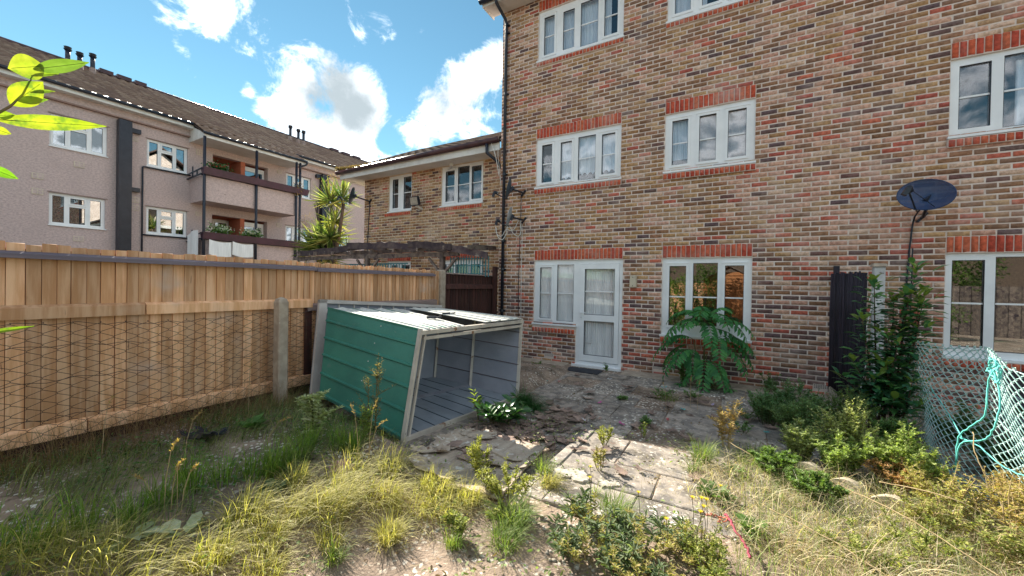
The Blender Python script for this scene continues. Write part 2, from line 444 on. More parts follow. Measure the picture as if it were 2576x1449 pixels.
# brick colours
PAL = {'tan': [(0.477, 0.282, 0.132), (0.555, 0.341, 0.172), (0.423, 0.239, 0.116), (0.515, 0.324, 0.187)],
       'brown': [(0.331, 0.173, 0.094), (0.264, 0.138, 0.077), (0.383, 0.197, 0.116), (0.304, 0.173, 0.116)],
       'dark': [(0.165, 0.096, 0.089), (0.146, 0.093, 0.097), (0.198, 0.101, 0.089), (0.185, 0.120, 0.110)],
       'red': [(0.555, 0.144, 0.094), (0.635, 0.180, 0.110), (0.477, 0.120, 0.089), (0.581, 0.215, 0.155)],
       'pink': [(0.687, 0.407, 0.298), (0.621, 0.347, 0.259), (0.700, 0.479, 0.353), (0.581, 0.335, 0.242)],
       'sold': [(0.609, 0.101, 0.049), (0.661, 0.132, 0.061), (0.529, 0.084, 0.049), (0.635, 0.156, 0.077)]}
BV = []; BI = {}
for k_, cs in PAL.items():
    BI[k_] = []
    for c_ in cs:
        v_, f_ = brick_mesh(len(BV)); BI[k_].append(len(BV)); BV.append((v_, f_, c_))
def bmat(F, u, v, w, h, d=.05, proud=.004, jit=True):
    """matrix that lays a unit brick on wall frame F with lower-left corner (u,v)"""
    if jit:
        proud += random.uniform(-.0025, .0035)
    o = F.p(u, v, proud - d)
    y = -F.n
    M = Matrix.Identity(4)
    for i in range(3):
        M[i][0] = F.u[i] * w; M[i][1] = y[i] * d; M[i][2] = F.v[i] * h; M[i][3] = o[i]
    # brick front is y=-1 -> towards +n
    return M
def lay_bricks(F, u0, u1, v0, v1, rects, course, tone, phase=0.):
    out = []; n = 0; v = v0; k = 0
    j = .0130
    while v < v1 - .02:
        b0, b1 = v + j / 2, min(v + course - j / 2, v1)
        spans = [(u0, u1)]
        for r in rects:
            if r[2] < (b0 + b1) / 2 < r[3]:
                ns = []
                for a, b in spans:
                    if r[1] <= a or r[0] >= b: ns.append((a, b)); continue
                    if r[0] > a: ns.append((a, r[0]))
                    if r[1] < b: ns.append((r[1], b))
                spans = ns
        off = phase + (k % 2) * .1125
        for a, b in spans:
            i0 = math.floor((a - off) / .225) - 1
            x = off + i0 * .225
            while x < b:
                l, r_ = max(x + j / 2, a + .004), min(x + .225 - j / 2, b - .004)
                if r_ - l > .03:
                    t = tone((l + r_) / 2, (b0 + b1) / 2)
                    out.append((random.choice(BI[t]), bmat(F, l, b0 + random.uniform(-.0015, .0015), r_ - l, b1 - b0)))
                x += .225
        v += course; k += 1
    return out
def soldiers(F, name, u0, u1, v0, v1, parent, proud=.009, d=.07, mort='mortar'):
    """a row of red bricks on end over (or under) an opening: part with brick children"""
    mb = MB().fbox(F, u0, u1, v0, v1, -.05, proud - .008)
    loc = parent.location
    base = mb.obj(name, mort, None); base.parent = parent; base.matrix_local = Matrix.Translation(-loc)
    n = max(1, round((u1 - u0) / .075)); p = (u1 - u0) / n
    mes = {}
    for i in range(n):
        k = random.choice(BI['sold'])
        if k not in mes:
            vv, ff, cc = BV[k]; mes[k] = npmesh('brick', vv, ff, 'brick', np.tile(cc, (len(vv), 1)))
        M = bmat(F, u0 + i * p + .006, v0 + .005, p - .012, v1 - v0 - .010, d, proud)
        inst('brick', mes[k], base, M)
    return base
def noloc(o, parent):
    """parent a world-space mesh to an empty that stands somewhere"""
    o.parent = parent; o.matrix_local = Matrix.Translation(-Vector(parent.location)); return o

def window(F, parent, u0, u1, v0, v1, lights, pane='glass', dep=-.03, sill=True, fmat='upvc', name='window', casew=.042, room=True, th=.06):
    """lights: (a0,a1,b0,b1,opens,[bar heights]) glass rectangles. One frame mesh with pane/bar/sill children"""
    rects = [(l[0], l[1], l[2], l[3]) for l in lights]
    mb = MB()
    for c in holes(u0, u1, v0, v1, rects): mb.fbox(F, *c, dep - th, dep)
    fr = noloc(mb.obj(name, fmat), parent)
    def sub(mb, nm, m):
        o = mb.obj(nm, m); o.parent = fr; return o
    for a0, a1, b0, b1, op, bars in lights:
        if op:
            w = casew
            mb = MB()
            for c in holes(a0 - w, a1 + w, b0 - w, b1 + w, [(a0, a1, b0, b1)]): mb.fbox(F, *c, dep - .004, dep + .018)
            # hood strip over the opening light
            mb.fbox(F, a0 - w - .006, a1 + w + .006, b1 + w, b1 + w + .012, dep, dep + .026)
            sub(mb, 'casement', fmat)
        sub(MB().fbox(F, a0 - .004, a1 + .004, b0 - .004, b1 + .004, dep - .034, dep - .026), 'pane', pane)
        gk = MB()
        for c in holes(a0, a1, b0, b1, [(a0 + .006, a1 - .006, b0 + .006, b1 - .006)]): gk.fbox(F, *c, dep - .026, dep - .002)
        sub(gk, 'gasket', 'black')
        for b in bars: sub(MB().fbox(F, a0 + .006, a1 - .006, b - .011, b + .011, dep - .030, dep - .014), 'glazing_bar', fmat)
    if sill: sub(MB().fbox(F, u0 - .022, u1 + .022, v0 - .028, v0 + .004, dep - .02, .045), 'sill', fmat)
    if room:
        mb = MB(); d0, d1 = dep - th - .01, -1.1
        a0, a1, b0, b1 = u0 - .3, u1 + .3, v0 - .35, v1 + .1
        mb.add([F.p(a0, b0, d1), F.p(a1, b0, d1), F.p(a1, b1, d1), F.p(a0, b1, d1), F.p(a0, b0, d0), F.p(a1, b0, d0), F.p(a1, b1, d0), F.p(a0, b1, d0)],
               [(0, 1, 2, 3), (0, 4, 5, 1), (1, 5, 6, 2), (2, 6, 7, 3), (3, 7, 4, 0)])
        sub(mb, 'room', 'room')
    return fr
def curtain(F, u0, u1, v0, v1, n, m, label, waves=12, amp=.018, scallop=0, group=None):
    def fn(a, b):
        x = u0 + (u1 - u0) * a
        ph = a * waves * 2 * math.pi
        nn_ = n + amp * math.sin(ph + math.sin(a * 9) * 1.5) * (.6 + .4 * math.sin(a * 23 + b * 2))
        vv = v0 + (v1 - v0) * b
        if scallop and b == 0: vv += scallop * abs(math.sin(a * math.pi * (u1 - u0) / .11))
        return F.p(x, vv, nn_)
    return MB().grid(fn, int(waves * 10), 6).obj('curtain', m, None, True, label=label, cat='curtain', group=group)

# ================================================================ brick house on the right
YM = 7.45
MT['underlay'] = mat('roof_underlay', (.09, .065, .055), (.06, .045, .04), scale=8, rough=1, bump=0, spec=0)
FM = Frame((0, YM, 0), (1, 0, 0), (0, -1, 0))
house = empty('brick_house', (-4.71, YM, -1.6), 'three storey brown brick house with white windows and red brick lintels', 'house')
cols_ = [(-3.815, -2.015), (-1.226, .152), (2.362, 4.16)]
op = []
for i, (a, b) in enumerate(cols_):
    for z0, z1 in ((-.845, .522), (2.07, 3.10), (4.745, 5.795)):
        if i == 0 and z0 < 0: continue
        op.append((a, b, z0, z1))
op += [(-3.815, -2.86, -.80, .522), (-2.86, -1.935, -1.575, .522)]
MU0, MU1, MV0, MV1 = -4.71, 8.0, -1.62, 6.09
mb = MB()
for c in holes(MU0, MU1, MV0, MV1, op): mb.fbox(FM, *c, -.11, 0)
for z0, z1 in ((6.09, 6.10),): pass
mb.box((-4.71, YM + .11, -1.62), (-4.60, 15, 6.09)); mb.box((7.9, YM + .11, -1.62), (8.0, 15, 6.09)); mb.box((-4.6, 14.9, -1.62), (7.9, 15, 6.09))
mb.add([(-4.66, 7.5, 6.09), (-4.66, 15, 6.09), (-4.66, 11.25, 8.9)], [(0, 1, 2)])
noloc(mb.obj('wall', 'mortar'), house)
def tone_m(u, v):
    r = random.random()
    if v < -.25: w = (('dark', .33), ('red', .22), ('brown', .25), ('pink', .17), ('tan', .03))
    elif v < .6: w = (('dark', .16), ('red', .11), ('brown', .30), ('pink', .26), ('tan', .17))
    elif v < 2.4: w = (('dark', .06), ('red', .06 if u < 0 else .10), ('brown', .22), ('pink', .18 if u < 0 else .42), ('tan', .48 if u < 0 else .20))
    else: w = (('dark', .10), ('red', .08), ('brown', .34), ('pink', .17 if u < 0 else .26), ('tan', .31 if u < 0 else .22))
    for t, p in w:
        r -= p
        if r < 0: return t
    return 'brown'
sold = []
for a, b in cols_:
    for z0, z1 in ((.527, .752), (3.105, 3.33), (5.80, 6.03)):
        sold.append((a if z0 > 1 or a > -3 else a, b if not (a < -3 and z0 < 1) else -1.94, z0, z1, .009))
sills_ = [(-3.832, -2.868, -.985, -.876, .046), (-1.24, .165, -.985, -.876, .046), (2.345, 4.18, -.985, -.876, .046)]
for a, b in cols_:
    sills_ += [(a - .02, b + .02, 1.925, 2.035, .046), (a - .02, b + .02, 4.625, 4.712, .046)]
vents_m = [(-3.54, -3.33, -1.488, -1.42), (-1.36, -1.14, -1.49, -1.42), (.98, 1.2, -1.49, -1.42)]
cut = op + [(s[0], s[1], s[2], s[3]) for s in sold + sills_] + vents_m
pieces('brick', BV, 'brick', lay_bricks(FM, MU0, 5.6, MV0 + .02, MV1, cut, .0756, tone_m), house, 300)
for s in sold: soldiers(FM, 'lintel', *s[:4], house, s[4])
for s in sills_: soldiers(FM, 'brick_sill', *s[:4], house, s[4], d=.1)
for a, b, c, d in vents_m:
    mb = MB().fbox(FM, a, b, c, d, -.03, .004)
    vt = noloc(mb.obj('air_brick', MT['sold'] if 'sold' in MT else 'mortar'), house)
    hb = MB()
    for i in range(9):
        for k in range(3): hb.fbox(FM, a + .012 + i * .0215, a + .024 + i * .0215, c + .010 + k * .02, c + .020 + k * .02, .003, .006)
    o = hb.obj('vent_hole', 'black'); o.parent = vt; tag(o, kind='stuff')

window(FM, house, -3.815, -2.86, -.80, .522, [(-3.686, -3.418, -.69, .378, True, [-.163]), (-3.293, -2.928, -.729, .433, False, [-.157])])
# door
fr = MB()
for c in holes(-2.86, -1.935, -1.575, .522, [(-2.79, -1.995, -1.50, .44)]): fr.fbox(FM, *c, -.09, -.028)
door_fr = noloc(fr.obj('door_frame', 'upvc'), house)
lf = MB()
for c in holes(-2.785, -2.0, -1.49, .435, [(-2.69, -2.088, -.566, .34), (-2.69, -2.088, -1.37, -.69)]): lf.fbox(FM, *c, -.085, -.012)
leaf = noloc(lf.obj('door', 'upvc'), house)
for b0, b1 in ((-.566, .34), (-1.37, -.69)):
    o = MB().fbox(FM, -2.694, -2.084, b0 - .004, b1 + .004, -.06, -.052).obj('pane', 'glass'); o.parent = leaf
    gk = MB()
    for c in holes(-2.69, -2.088, b0, b1, [(-2.683, -2.095, b0 + .007, b1 - .007)]): gk.fbox(FM, *c, -.05, -.016)
    o = gk.obj('gasket', 'black'); o.parent = leaf
o = MB().fbox(FM, -2.683, -2.095, -.115, -.093, -.046, -.03).obj('glazing_bar', 'upvc'); o.parent = leaf
hd = MB().fbox(FM, -2.765, -2.735, -.66, -.47, -.012, -.002).beam(FM.p(-2.75, -.53, .0), FM.p(-2.75, -.53, .04), .02, .02).beam(FM.p(-2.76, -.53, .042), FM.p(-2.63, -.53, .042), .018, .018)
o = hd.obj('handle', 'upvc'); o.parent = leaf
o = MB().fbox(FM, -2.752, -2.746, -.64, -.62, -.002, .0).obj('keyhole', 'black'); o.parent = leaf
st = MB().fbox(FM, -2.92, -1.93, -1.61, -1.565, -.03, .05).obj('door_sill', 'upvc'); noloc(st, house)
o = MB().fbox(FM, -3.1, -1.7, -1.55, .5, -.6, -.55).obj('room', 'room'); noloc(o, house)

window(FM, house, -1.226, .152, -.845, .522, [(-1.109, -.833, -.675, .386, True, [-.16]), (-.722, -.341, -.648, .434, False, [-.157]), (-.232, .044, -.60, .387, True, [-.155])], 'glass_dark')
window(FM, house, 2.362, 4.16, -.845, .522, [(2.432, 2.732, -.715, .432, False, [-.138]), (2.825, 3.42, -.755, .47, False, [-.135]), (3.52, 4.08, -.755, .47, False, [-.135])], 'glass_dark')
for z, up in ((2.07, 0), (4.745, 2.69)):
    h = up
    window(FM, house, -3.815, -2.015, z, z + 1.03 + (.02 if up else 0), [(-3.693, -3.455, 2.172 + h, 2.965 + h, True, [2.565 + h]), (-3.266, -3.02, 2.172 + h, 2.955 + h, not up, [2.565 + h]),
           (-2.886, -2.523, 2.13 + h, 3.0 + h, False, [2.565 + h]), (-2.395, -2.133, 2.183 + h, 2.965 + h, True, [2.565 + h])], 'glass_up')
    window(FM, house, -1.226, .152, z, z + 1.03 + (.02 if up else 0), [(-1.11, -.85, 2.184 + h, 2.97 + h, True, [2.57 + h]), (-.672, -.412, 2.184 + h, 2.975 + h, True, [2.57 + h]), (-.236, .028, 2.19 + h, 2.976 + h, True, [2.57 + h])], 'glass_up')
    window(FM, house, 2.362, 4.16, z, z + 1.03 + (.02 if up else 0), [(2.453, 2.743, 2.172 + h, 3.008 + h, False, [2.59 + h]), (2.85, 3.42, 2.124 + h, 3.04 + h, False, [2.59 + h]), (3.52, 4.08, 2.124 + h, 3.04 + h, False, [2.59 + h])], 'glass_up')
# roof, eaves, gutter and drain pipe
mb = MB(); EY, EZ = 7.02, 6.16
mb.add([(-5.02, EY, EZ), (8.4, EY, EZ), (8.4, 11.25, 9.2), (-5.02, 11.25, 9.2), (-5.02, 15.5, EZ), (8.4, 15.5, EZ),
        (-5.02, EY, EZ - .06), (8.4, EY, EZ - .06), (8.4, 11.25, 9.1), (-5.02, 11.25, 9.1), (-5.02, 15.5, EZ - .06), (8.4, 15.5, EZ - .06)],
       [(0, 1, 2, 3), (3, 2, 5, 4), (7, 6, 9, 8), (8, 9, 10, 11), (0, 3, 9, 6), (3, 4, 10, 9), (1, 7, 8, 2), (2, 8, 11, 5)])
noloc(mb.obj('roof', mat('brown_roof', (.12, .075, .06), (.07, .045, .04), scale=8)), house)
noloc(MB().box((-4.98, 7.06, 6.075), (8.3, 7.45, 6.092)).obj('soffit', 'soffit'), house)
fb = MB().box((-4.98, 7.035, 6.05), (8.3, 7.058, 6.20))
for yy in (0,): fb.hexa([(-5.0, 7.04, 6.05), (-4.98, 7.04, 6.05), (-4.98, 7.5, 6.05), (-5.0, 7.5, 6.05), (-5.0, 7.04, 6.19), (-4.98, 7.04, 6.19), (-4.98, 7.5, 6.5), (-5.0, 7.5, 6.5)])
noloc(fb.obj('fascia', 'white'), house)
noloc(MB().tube([(-5.03, 6.98, 6.15), (8.2, 6.98, 6.15)], .062, 10).obj('gutter', 'black', smooth=True), house)
dp = MB().tube([(-4.62, 6.99, 6.12), (-4.62, 7.01, 6.02), (-4.60, 7.36, 5.86), (-4.585, 7.385, 5.75), (-4.575, 7.385, -1.5)], .034, 10)
pipe = noloc(dp.obj('drain_pipe', 'black', smooth=True), house)
for z in (5.72, 5.55, 4.2, 2.42, .95, .32, -.6):
    o = MB().tube([(-4.575, 7.385, z), (-4.575, 7.385, z + .05)], .042, 10).box((-4.63, 7.41, z + .01), (-4.52, 7.455, z + .035)).obj('pipe_bracket', 'black'); o.parent = pipe

G1 = 'net curtains behind the garden window and door'
curtain(FM, -3.74, -2.9, -.76, .50, -.105, 'net', 'white pleated net curtain behind the window beside the glazed door', 22, .016)
curtain(FM, -2.72, -2.05, -1.45, .40, -.115, 'net', 'white pleated net curtain behind the glass door', 17, .018)
curtain(FM, -3.50, -2.96, 2.20, 3.06, -.105, 'net', 'lace curtain with scalloped hem at the left of the middle floor window', 9, .012, .05)
curtain(FM, -2.93, -2.1, 2.24, 3.06, -.105, 'net', 'lace curtain with scalloped hem at the right of the middle floor window', 12, .012, .05)
curtain(FM, -3.74, -2.55, 4.80, 5.75, -.14, 'net', 'plain net curtain behind the top floor window above the satellite dishes', 20, .012)
curtain(FM, -2.50, -2.28, 4.80, 5.75, -.12, 'net', 'gathered curtain at the right end of the top floor window', 4, .02)
curtain(FM, -1.12, -.83, 2.3, 3.0, -.14, 'net', 'short sheer curtain in the left light of the middle window over the weeds', 7, .012)
curtain(FM, -.72, .10, 2.12, 3.05, -.075, 'drape', 'beige woven curtain close behind the middle floor window', 8, .006)
curtain(FM, -1.15, -.6, 4.8, 5.7, -.12, 'net', 'pale curtain behind the cropped top floor window', 8, .015)
curtain(FM, 3.0, 3.4, 2.1, 3.0, -.16, 'net', 'pale curtain behind the upper window at the right edge', 5, .02)

# ================================================================ lower brick house
YC = 7.90
FC = Frame((0, YC, 0), (1, 0, 0), (0, -1, 0))
low = empty('low_brick_house', (-9.82, YC, -1.6), 'two storey yellow brick house with white eaves joined to the taller house', 'house')
opc = [(-8.785, -7.885, 2.02, 3.035), (-6.825, -5.50, 2.02, 3.04), (-8.785, -7.885, -.5, .60), (-6.825, -5.50, -.5, .60)]
mb = MB()
for c in holes(-9.82, -4.73, -1.62, 3.06, opc): mb.fbox(FC, *c, -.11, 0)
mb.box((-9.82, YC + .11, -1.62), (-9.71, 15, 3.06)); mb.box((-9.7, 14.9, -1.62), (-4.75, 15, 3.06))
noloc(mb.obj('wall', 'mortar_c'), low)
soc = [(-8.90, -7.89, 1.885, 1.985, .045), (-6.92, -5.50, 1.885, 1.985, .045), (-8.785, -7.885, .605, .78, .009), (-6.825, -5.50, .605, .78, .009), (-9.4, -5.3, .83, .92, .02)]
def tone_c(u, v):
    r = random.random()
    if v > 2.6 and r < .35: return 'pink'
    for t, p in (('tan', .52), ('brown', .27), ('dark', .10), ('pink', .08), ('red', .03)):
        r -= p
        if r < 0: return t
    return 'tan'
pieces('brick', BV, 'brick', lay_bricks(FC, -9.82, -4.73, -1.6, 3.06, opc + [s[:4] for s in soc], .075, tone_c, .05), low, 300)
for s in soc: soldiers(FC, 'brick_sill' if s[2] > 1 else 'lintel', *s[:4], low, s[4], mort='mortar_c')
window(FC, low, -8.785, -7.885, 2.02, 3.035, [(-8.65, -8.42, 2.12, 2.94, True, [2.53]), (-8.225, -7.93, 2.08, 2.965, False, [2.53])], 'glass_up')
window(FC, low, -6.825, -5.50, 2.02, 3.04, [(-6.70, -6.40, 2.13, 2.92, True, [2.53]), (-6.305, -5.94, 2.08, 2.98, False, [2.53]), (-5.86, -5.56, 2.12, 2.94, True, [2.535])], 'glass_up')
window(FC, low, -8.785, -7.885, -.5, .60, [(-8.65, -8.42, -.4, .5, False, []), (-8.225, -7.95, -.4, .5, False, [])], 'glass_up')
window(FC, low, -6.825, -5.50, -.5, .60, [(-6.70, -6.40, -.4, .5, False, []), (-6.305, -5.94, -.4, .5, False, []), (-5.86, -5.56, -.4, .5, False, [])], 'glass_up')
noloc(MB().box((-10.27, 7.42, 3.06), (-4.72, 7.9, 3.075)).box((-10.27, 7.9, 3.06), (-9.80, 15.3, 3.075)).obj('soffit', 'soffit'), low)
noloc(MB().box((-10.29, 7.395, 3.02), (-4.72, 7.42, 3.19)).box((-10.29, 7.42, 3.02), (-10.27, 15.3, 3.19)).obj('fascia', 'white'), low)
noloc(MB().tube([(-10.36, 7.33, 3.20), (-4.72, 7.33, 3.235)], .06, 10).obj('gutter', 'gutter', smooth=True), low)
noloc(MB().tube([(-5.02, 7.33, 3.18), (-5.02, 7.34, 2.98), (-4.83, 7.50, 2.80), (-4.80, 7.62, 2.68)], .038, 8).obj('gutter_outlet_pipe', 'black', smooth=True), low)
# roof slab and tiles
def tile_mesh(w=.30, l=.38, seed=0):
    r = np.random.default_rng(seed); v = []; n = 6
    for y in (0, 1):
        for i in range(n + 1):
            a = i / n
            z = .035 * (math.sin(a * math.pi * 1.5) if a < .67 else -math.sin((a - .67) * math.pi * 3) * .5) + r.uniform(-.003, .003)
            v.append((a * 1.03, y, z + (0 if y else .026)))
    for i in range(n + 1): v.append((v[i][0], 0, v[i][2] - .036))
    f = [(i, i + 1, n + 2 + i, n + 1 + i) for i in range(n)] + [(2 * n + 2 + i, 2 * n + 3 + i, i + 1, i) for i in range(n)]
    return np.array(v), np.array(f)
TV = []
for i, c in enumerate([(.25, .18, .145), (.22, .155, .13), (.28, .205, .165), (.20, .14, .12), (.30, .225, .18), (.24, .17, .14)]):
    v_, f_ = tile_mesh(seed=i); TV.append((v_, f_, c))
def roof_tiles(o, u, s, width, length, w=.30, e=.34, wave=1.):
    """o: lower corner, u along eave, s up the slope"""
    o = Vector(o); u = Vector(u); s = Vector(s).normalized(); n = u.cross(s)
    if n.z < 0: n = -n
    out = []
    for r_ in range(int(length / e)):
        for k in range(int(width / w)):
            M = Matrix.Identity(4); p = o + u * (k * w) + s * (r_ * e) + n * (.02 + random.uniform(-.001, .001))
            for i in range(3): M[i][0] = u[i] * w; M[i][1] = s[i] * (e + .06); M[i][2] = n[i] * wave; M[i][3] = p[i]
            out.append((random.randrange(len(TV)), M))
    return out
pc = R(26.5)
noloc(MB().hexa([(-10.33, 7.36, 3.17), (-4.72, 7.36, 3.17), (-4.72, 11.6, 3.17 + 4.24 * math.tan(pc)), (-10.33, 11.6, 3.17 + 4.24 * math.tan(pc)),
     (-10.33, 7.36, 3.22), (-4.72, 7.36, 3.22), (-4.72, 11.6, 3.22 + 4.24 * math.tan(pc)), (-10.33, 11.6, 3.22 + 4.24 * math.tan(pc))]).obj('roof', 'underlay'), low)
noloc(MB().hexa([(-10.33, 7.365, 3.20), (-4.72, 7.365, 3.20), (-4.72, 7.42, 3.22), (-10.33, 7.42, 3.22), (-10.33, 7.365, 3.262), (-4.72, 7.365, 3.262), (-4.72, 7.42, 3.285), (-10.33, 7.42, 3.285)]).obj('eaves_filler', 'underlay'), low)
TVD = [(v, f, tuple(q * .42 for q in c)) for v, f, c in TV]
pieces('roof_tile', TVD, 'tile', roof_tiles((-10.36, 7.33, 3.235), (1, 0, 0), (0, math.cos(pc), math.sin(pc)), 5.65, 3.6, wave=.28), low, 200)

# ================================================================ pink rendered block of flats
XB = -20.0
FB = Frame((XB, 0, 0), (0, 1, 0), (1, 0, 0))
flats = empty('apartment_block', (XB, 3, -1.6), 'long pink pebble dashed apartment block with tiled roof and balconies', 'building')
wB = [(3.435, 4.815, 4.385, 5.47), (3.435, 4.78, 1.745, 2.83), (5.91, 7.21, 4.37, 5.43), (5.91, 7.21, 1.74, 2.81),
      (11.3, 12.61, 4.38, 5.47), (11.3, 12.61, 1.72, 2.82), (13.71, 15.02, 4.38, 5.42), (13.71, 15.02, 1.72, 2.75), (-.6, .75, 4.385, 5.47), (-.6, .75, 1.745, 2.83)]
rec = [(8.10, 10.40, 3.25, 5.46), (8.10, 10.40, .6, 2.84)]
mb = MB()
for c in holes(-4, 24, -1.62, 5.95, wB + rec): mb.fbox(FB, *c, -.3, 0)
mb.fbox(FB, -4, 7.28, 5.95, 6.36, -.3, .10); mb.fbox(FB, 11.35, 24, 5.95, 6.36, -.3, .10); mb.fbox(FB, 7.28, 11.35, 5.95, 6.36, -.3, 0)
mb.box((-29, -4, -1.62), (-20.3, -3.9, 6.4)); mb.box((-29, 23.9, -1.62), (-20.3, 24, 6.4)); mb.box((-29, -3.9, -1.62), (-28.9, 23.9, 6.4))
noloc(mb.obj('wall', 'render'), flats)
noloc(MB().fbox(FB, -4, 7.26, 5.90, 5.95, 0, .13).fbox(FB, 11.36, 24, 5.90, 5.95, 0, .13).obj('cornice', mat('cornice_paint', (.33, .22, .19), (.27, .18, .16), scale=4, rough=.8)), flats)
def bwin(r, k):
    u0, u1, v0, v1 = r; w = u1 - u0; s = w / 1.3
    window(FB, flats, u0, u1, v0, v1, [(u0 + .085 * s, u0 + .34 * s, v0 + .10, v1 - .09, k % 2 == 0, []), (u0 + .46 * s, u0 + .82 * s, v0 + .10, v1 - .42, False, []),
        (u0 + .48 * s, u0 + .80 * s, v1 - .30, v1 - .12, True, []), (u0 + .94 * s, u0 + 1.20 * s, v0 + .10, v1 - .09, k % 2 == 1, [])], 'glass_far', dep=-.07, casew=.05)
for k, r in enumerate(wB): bwin(r, k)
for r in wB:
    noloc(MB().fbox(FB, r[0] - .04, r[1] + .05, r[3], r[3] + .035, -.02, .02).obj('window_head', 'cornice_paint' if False else MT['terracotta'] if False else 'rail'), flats)
# recessed balcony fronts
for u0, u1, v0, v1 in rec:
    mb = MB().fbox(FB, u0 - .05, u1 + .05, v0, v1, -1.3, -1.2).fbox(FB, 9.22, 9.40, v0, v1, -1.2, -.02).fbox(FB, u0 - .05, u0, v0, v1, -1.2, -.3).fbox(FB, u1, u1 + .05, v0, v1, -1.2, -.3)
    mb.fbox(FB, u0, u1, v1, v1 + .05, -1.3, -.3).fbox(FB, u0, u1, v0 - .05, v0, -1.3, -.3)
    mb.fbox(FB, 9.28, 9.40, v0 + .2, v0 + 1.42, .0, 1.15)
    noloc(mb.obj('balcony_recess', 'terracotta'), flats)
    noloc(MB().hexa([FB.p(9.26, v0 + 1.42, 1.16), FB.p(9.42, v0 + 1.42, 1.16), FB.p(9.42, v0 + 1.42, 0), FB.p(9.26, v0 + 1.42, 0), FB.p(9.26, v0 + 1.46, 1.16), FB.p(9.42, v0 + 1.46, 1.16), FB.p(9.42, v0 + 1.46, 0), FB.p(9.26, v0 + 1.46, 0)]).obj('balcony_screen_cap', 'black'), flats)
    window(FB, flats, 8.12, 9.20, v0 + .05, v1 - .05, [(8.22, 8.5, v0 + .2, v1 - .18, False, []), (8.66, 9.1, v0 + 1.15, v1 - .2, True, [])], 'glass_far', dep=-1.05, casew=.05, room=False, sill=False)
    window(FB, flats, 9.42, 10.38, v0 + .05, v1 - .10, [(9.52, 9.95, v0 + 1.2, v1 - .3, False, []), (10.08, 10.28, v0 + .2, v1 - .3, False, [])], 'glass_far', dep=-.28, casew=.05, room=False, sill=False)
# balcony slabs, parapets, posts, planters
for zf, zt in ((3.18, 4.2), (.55, 1.6)):
    bal = MB().box((-20.0, 7.30, zf), (-18.72, 11.1, zf + .16)).box((-18.84, 7.30, zf + .16), (-18.72, 11.1, zt)).box((-20.0, 7.30, zf + .16), (-18.84, 7.42, zt)).box((-20.0, 10.98, zf + .16), (-18.84, 11.1, zt))
    balo = noloc(bal.obj('balcony', 'render'), flats)
    o = MB().hexa([(-18.72, 7.22, zt + .02), (-18.54, 7.22, zt + .02), (-18.54, 11.55, zt + .02), (-18.72, 11.55, zt + .02), (-18.86, 7.22, zt + .30), (-18.50, 7.22, zt + .30), (-18.50, 11.62, zt + .30), (-18.86, 11.62, zt + .30)]).obj('balcony_planter', 'darkwood'); o.parent = balo
    o = MB().beam((-20.1, 7.2, zt - .05), (-18.7, 7.2, zt + .03), .05, .05).beam((-20.0, 7.2, zt + .14), (-18.7, 7.2, zt + .25), .04, .04).beam((-19.5, 7.2, zt), (-19.5, 7.2, zt + .42), .04, .04).beam((-19.1, 7.2, zt), (-19.1, 7.2, zt + .25), .04, .04).beam((-18.76, 7.22, zt + .0), (-18.76, 11.2, zt + .0), .05, .05).obj('balcony_rail', 'black'); o.parent = balo
for y in (7.27, 9.22, 11.02, 11.2):
    noloc(MB().tube([(-18.64, y, -1.6), (-18.64, y, 5.74)], .055, 8).obj('post', 'black', smooth=True), flats)
noloc(MB().tube([(-18.45, 11.45, 5.80), (-18.5, 11.4, 5.68), (-18.62, 11.2, 5.55), (-18.62, 11.2, 5.3)], .045, 8).obj('rain_pipe', 'black', smooth=True), flats)
noloc(MB().box((-20.0, 7.28, 5.72), (-18.66, 11.4, 5.74)).obj('canopy_soffit', 'soffit'), flats)
noloc(MB().hexa([(-20.0, 7.25, 5.70), (-18.62, 7.25, 5.70), (-18.62, 7.28, 5.70), (-20.0, 7.28, 5.70), (-20.0, 7.25, 6.42), (-18.62, 7.25, 5.86), (-18.62, 7.28, 5.86), (-20.0, 7.28, 6.42)]).box((-18.66, 7.28, 5.70), (-18.63, 11.45, 5.86)).obj('canopy_fascia', 'white'), flats)
noloc(MB().box((-19.6, -4, 6.20), (-19.57, 7.25, 6.36)).box((-20, -4, 6.19), (-19.57, 7.25, 6.20)).box((-19.6, 11.46, 6.20), (-19.57, 24, 6.36)).box((-20, 11.46, 6.19), (-19.57, 24, 6.20)).obj('fascia', MT['white']), flats)
noloc(MB().tube([(-19.5, -4, 6.36), (-19.5, 7.2, 6.36)], .06, 8).tube([(-19.5, 11.5, 6.36), (-19.5, 24, 6.36)], .06, 8).tube([(-18.56, 7.2, 5.87), (-18.56, 11.5, 5.87)], .055, 8).obj('gutter', 'black', smooth=True), flats)
pb = R(28)
def rB(x): return 6.38 + (-19.55 - x) * math.tan(pb)
rm = MB()
for y0, y1, xe in ((-4.2, 24.2, -19.5), (7.22, 11.5, -18.58)):
    rm.hexa([(xe, y0, rB(xe) - .05), (xe, y1, rB(xe) - .05), (-24.3, y1, rB(-24.3) - .05), (-24.3, y0, rB(-24.3) - .05), (xe, y0, rB(xe)), (xe, y1, rB(xe)), (-24.3, y1, rB(-24.3)), (-24.3, y0, rB(-24.3))])
rm.hexa([(-24.3, -4.2, rB(-24.3) - .05), (-24.3, 24.2, rB(-24.3) - .05), (-29.2, 24.2, 6.3), (-29.2, -4.2, 6.3), (-24.3, -4.2, rB(-24.3) - .0), (-24.3, 24.2, rB(-24.3) - .0), (-29.2, 24.2, 6.38), (-29.2, -4.2, 6.38)])
noloc(rm.obj('roof', 'underlay'), flats)
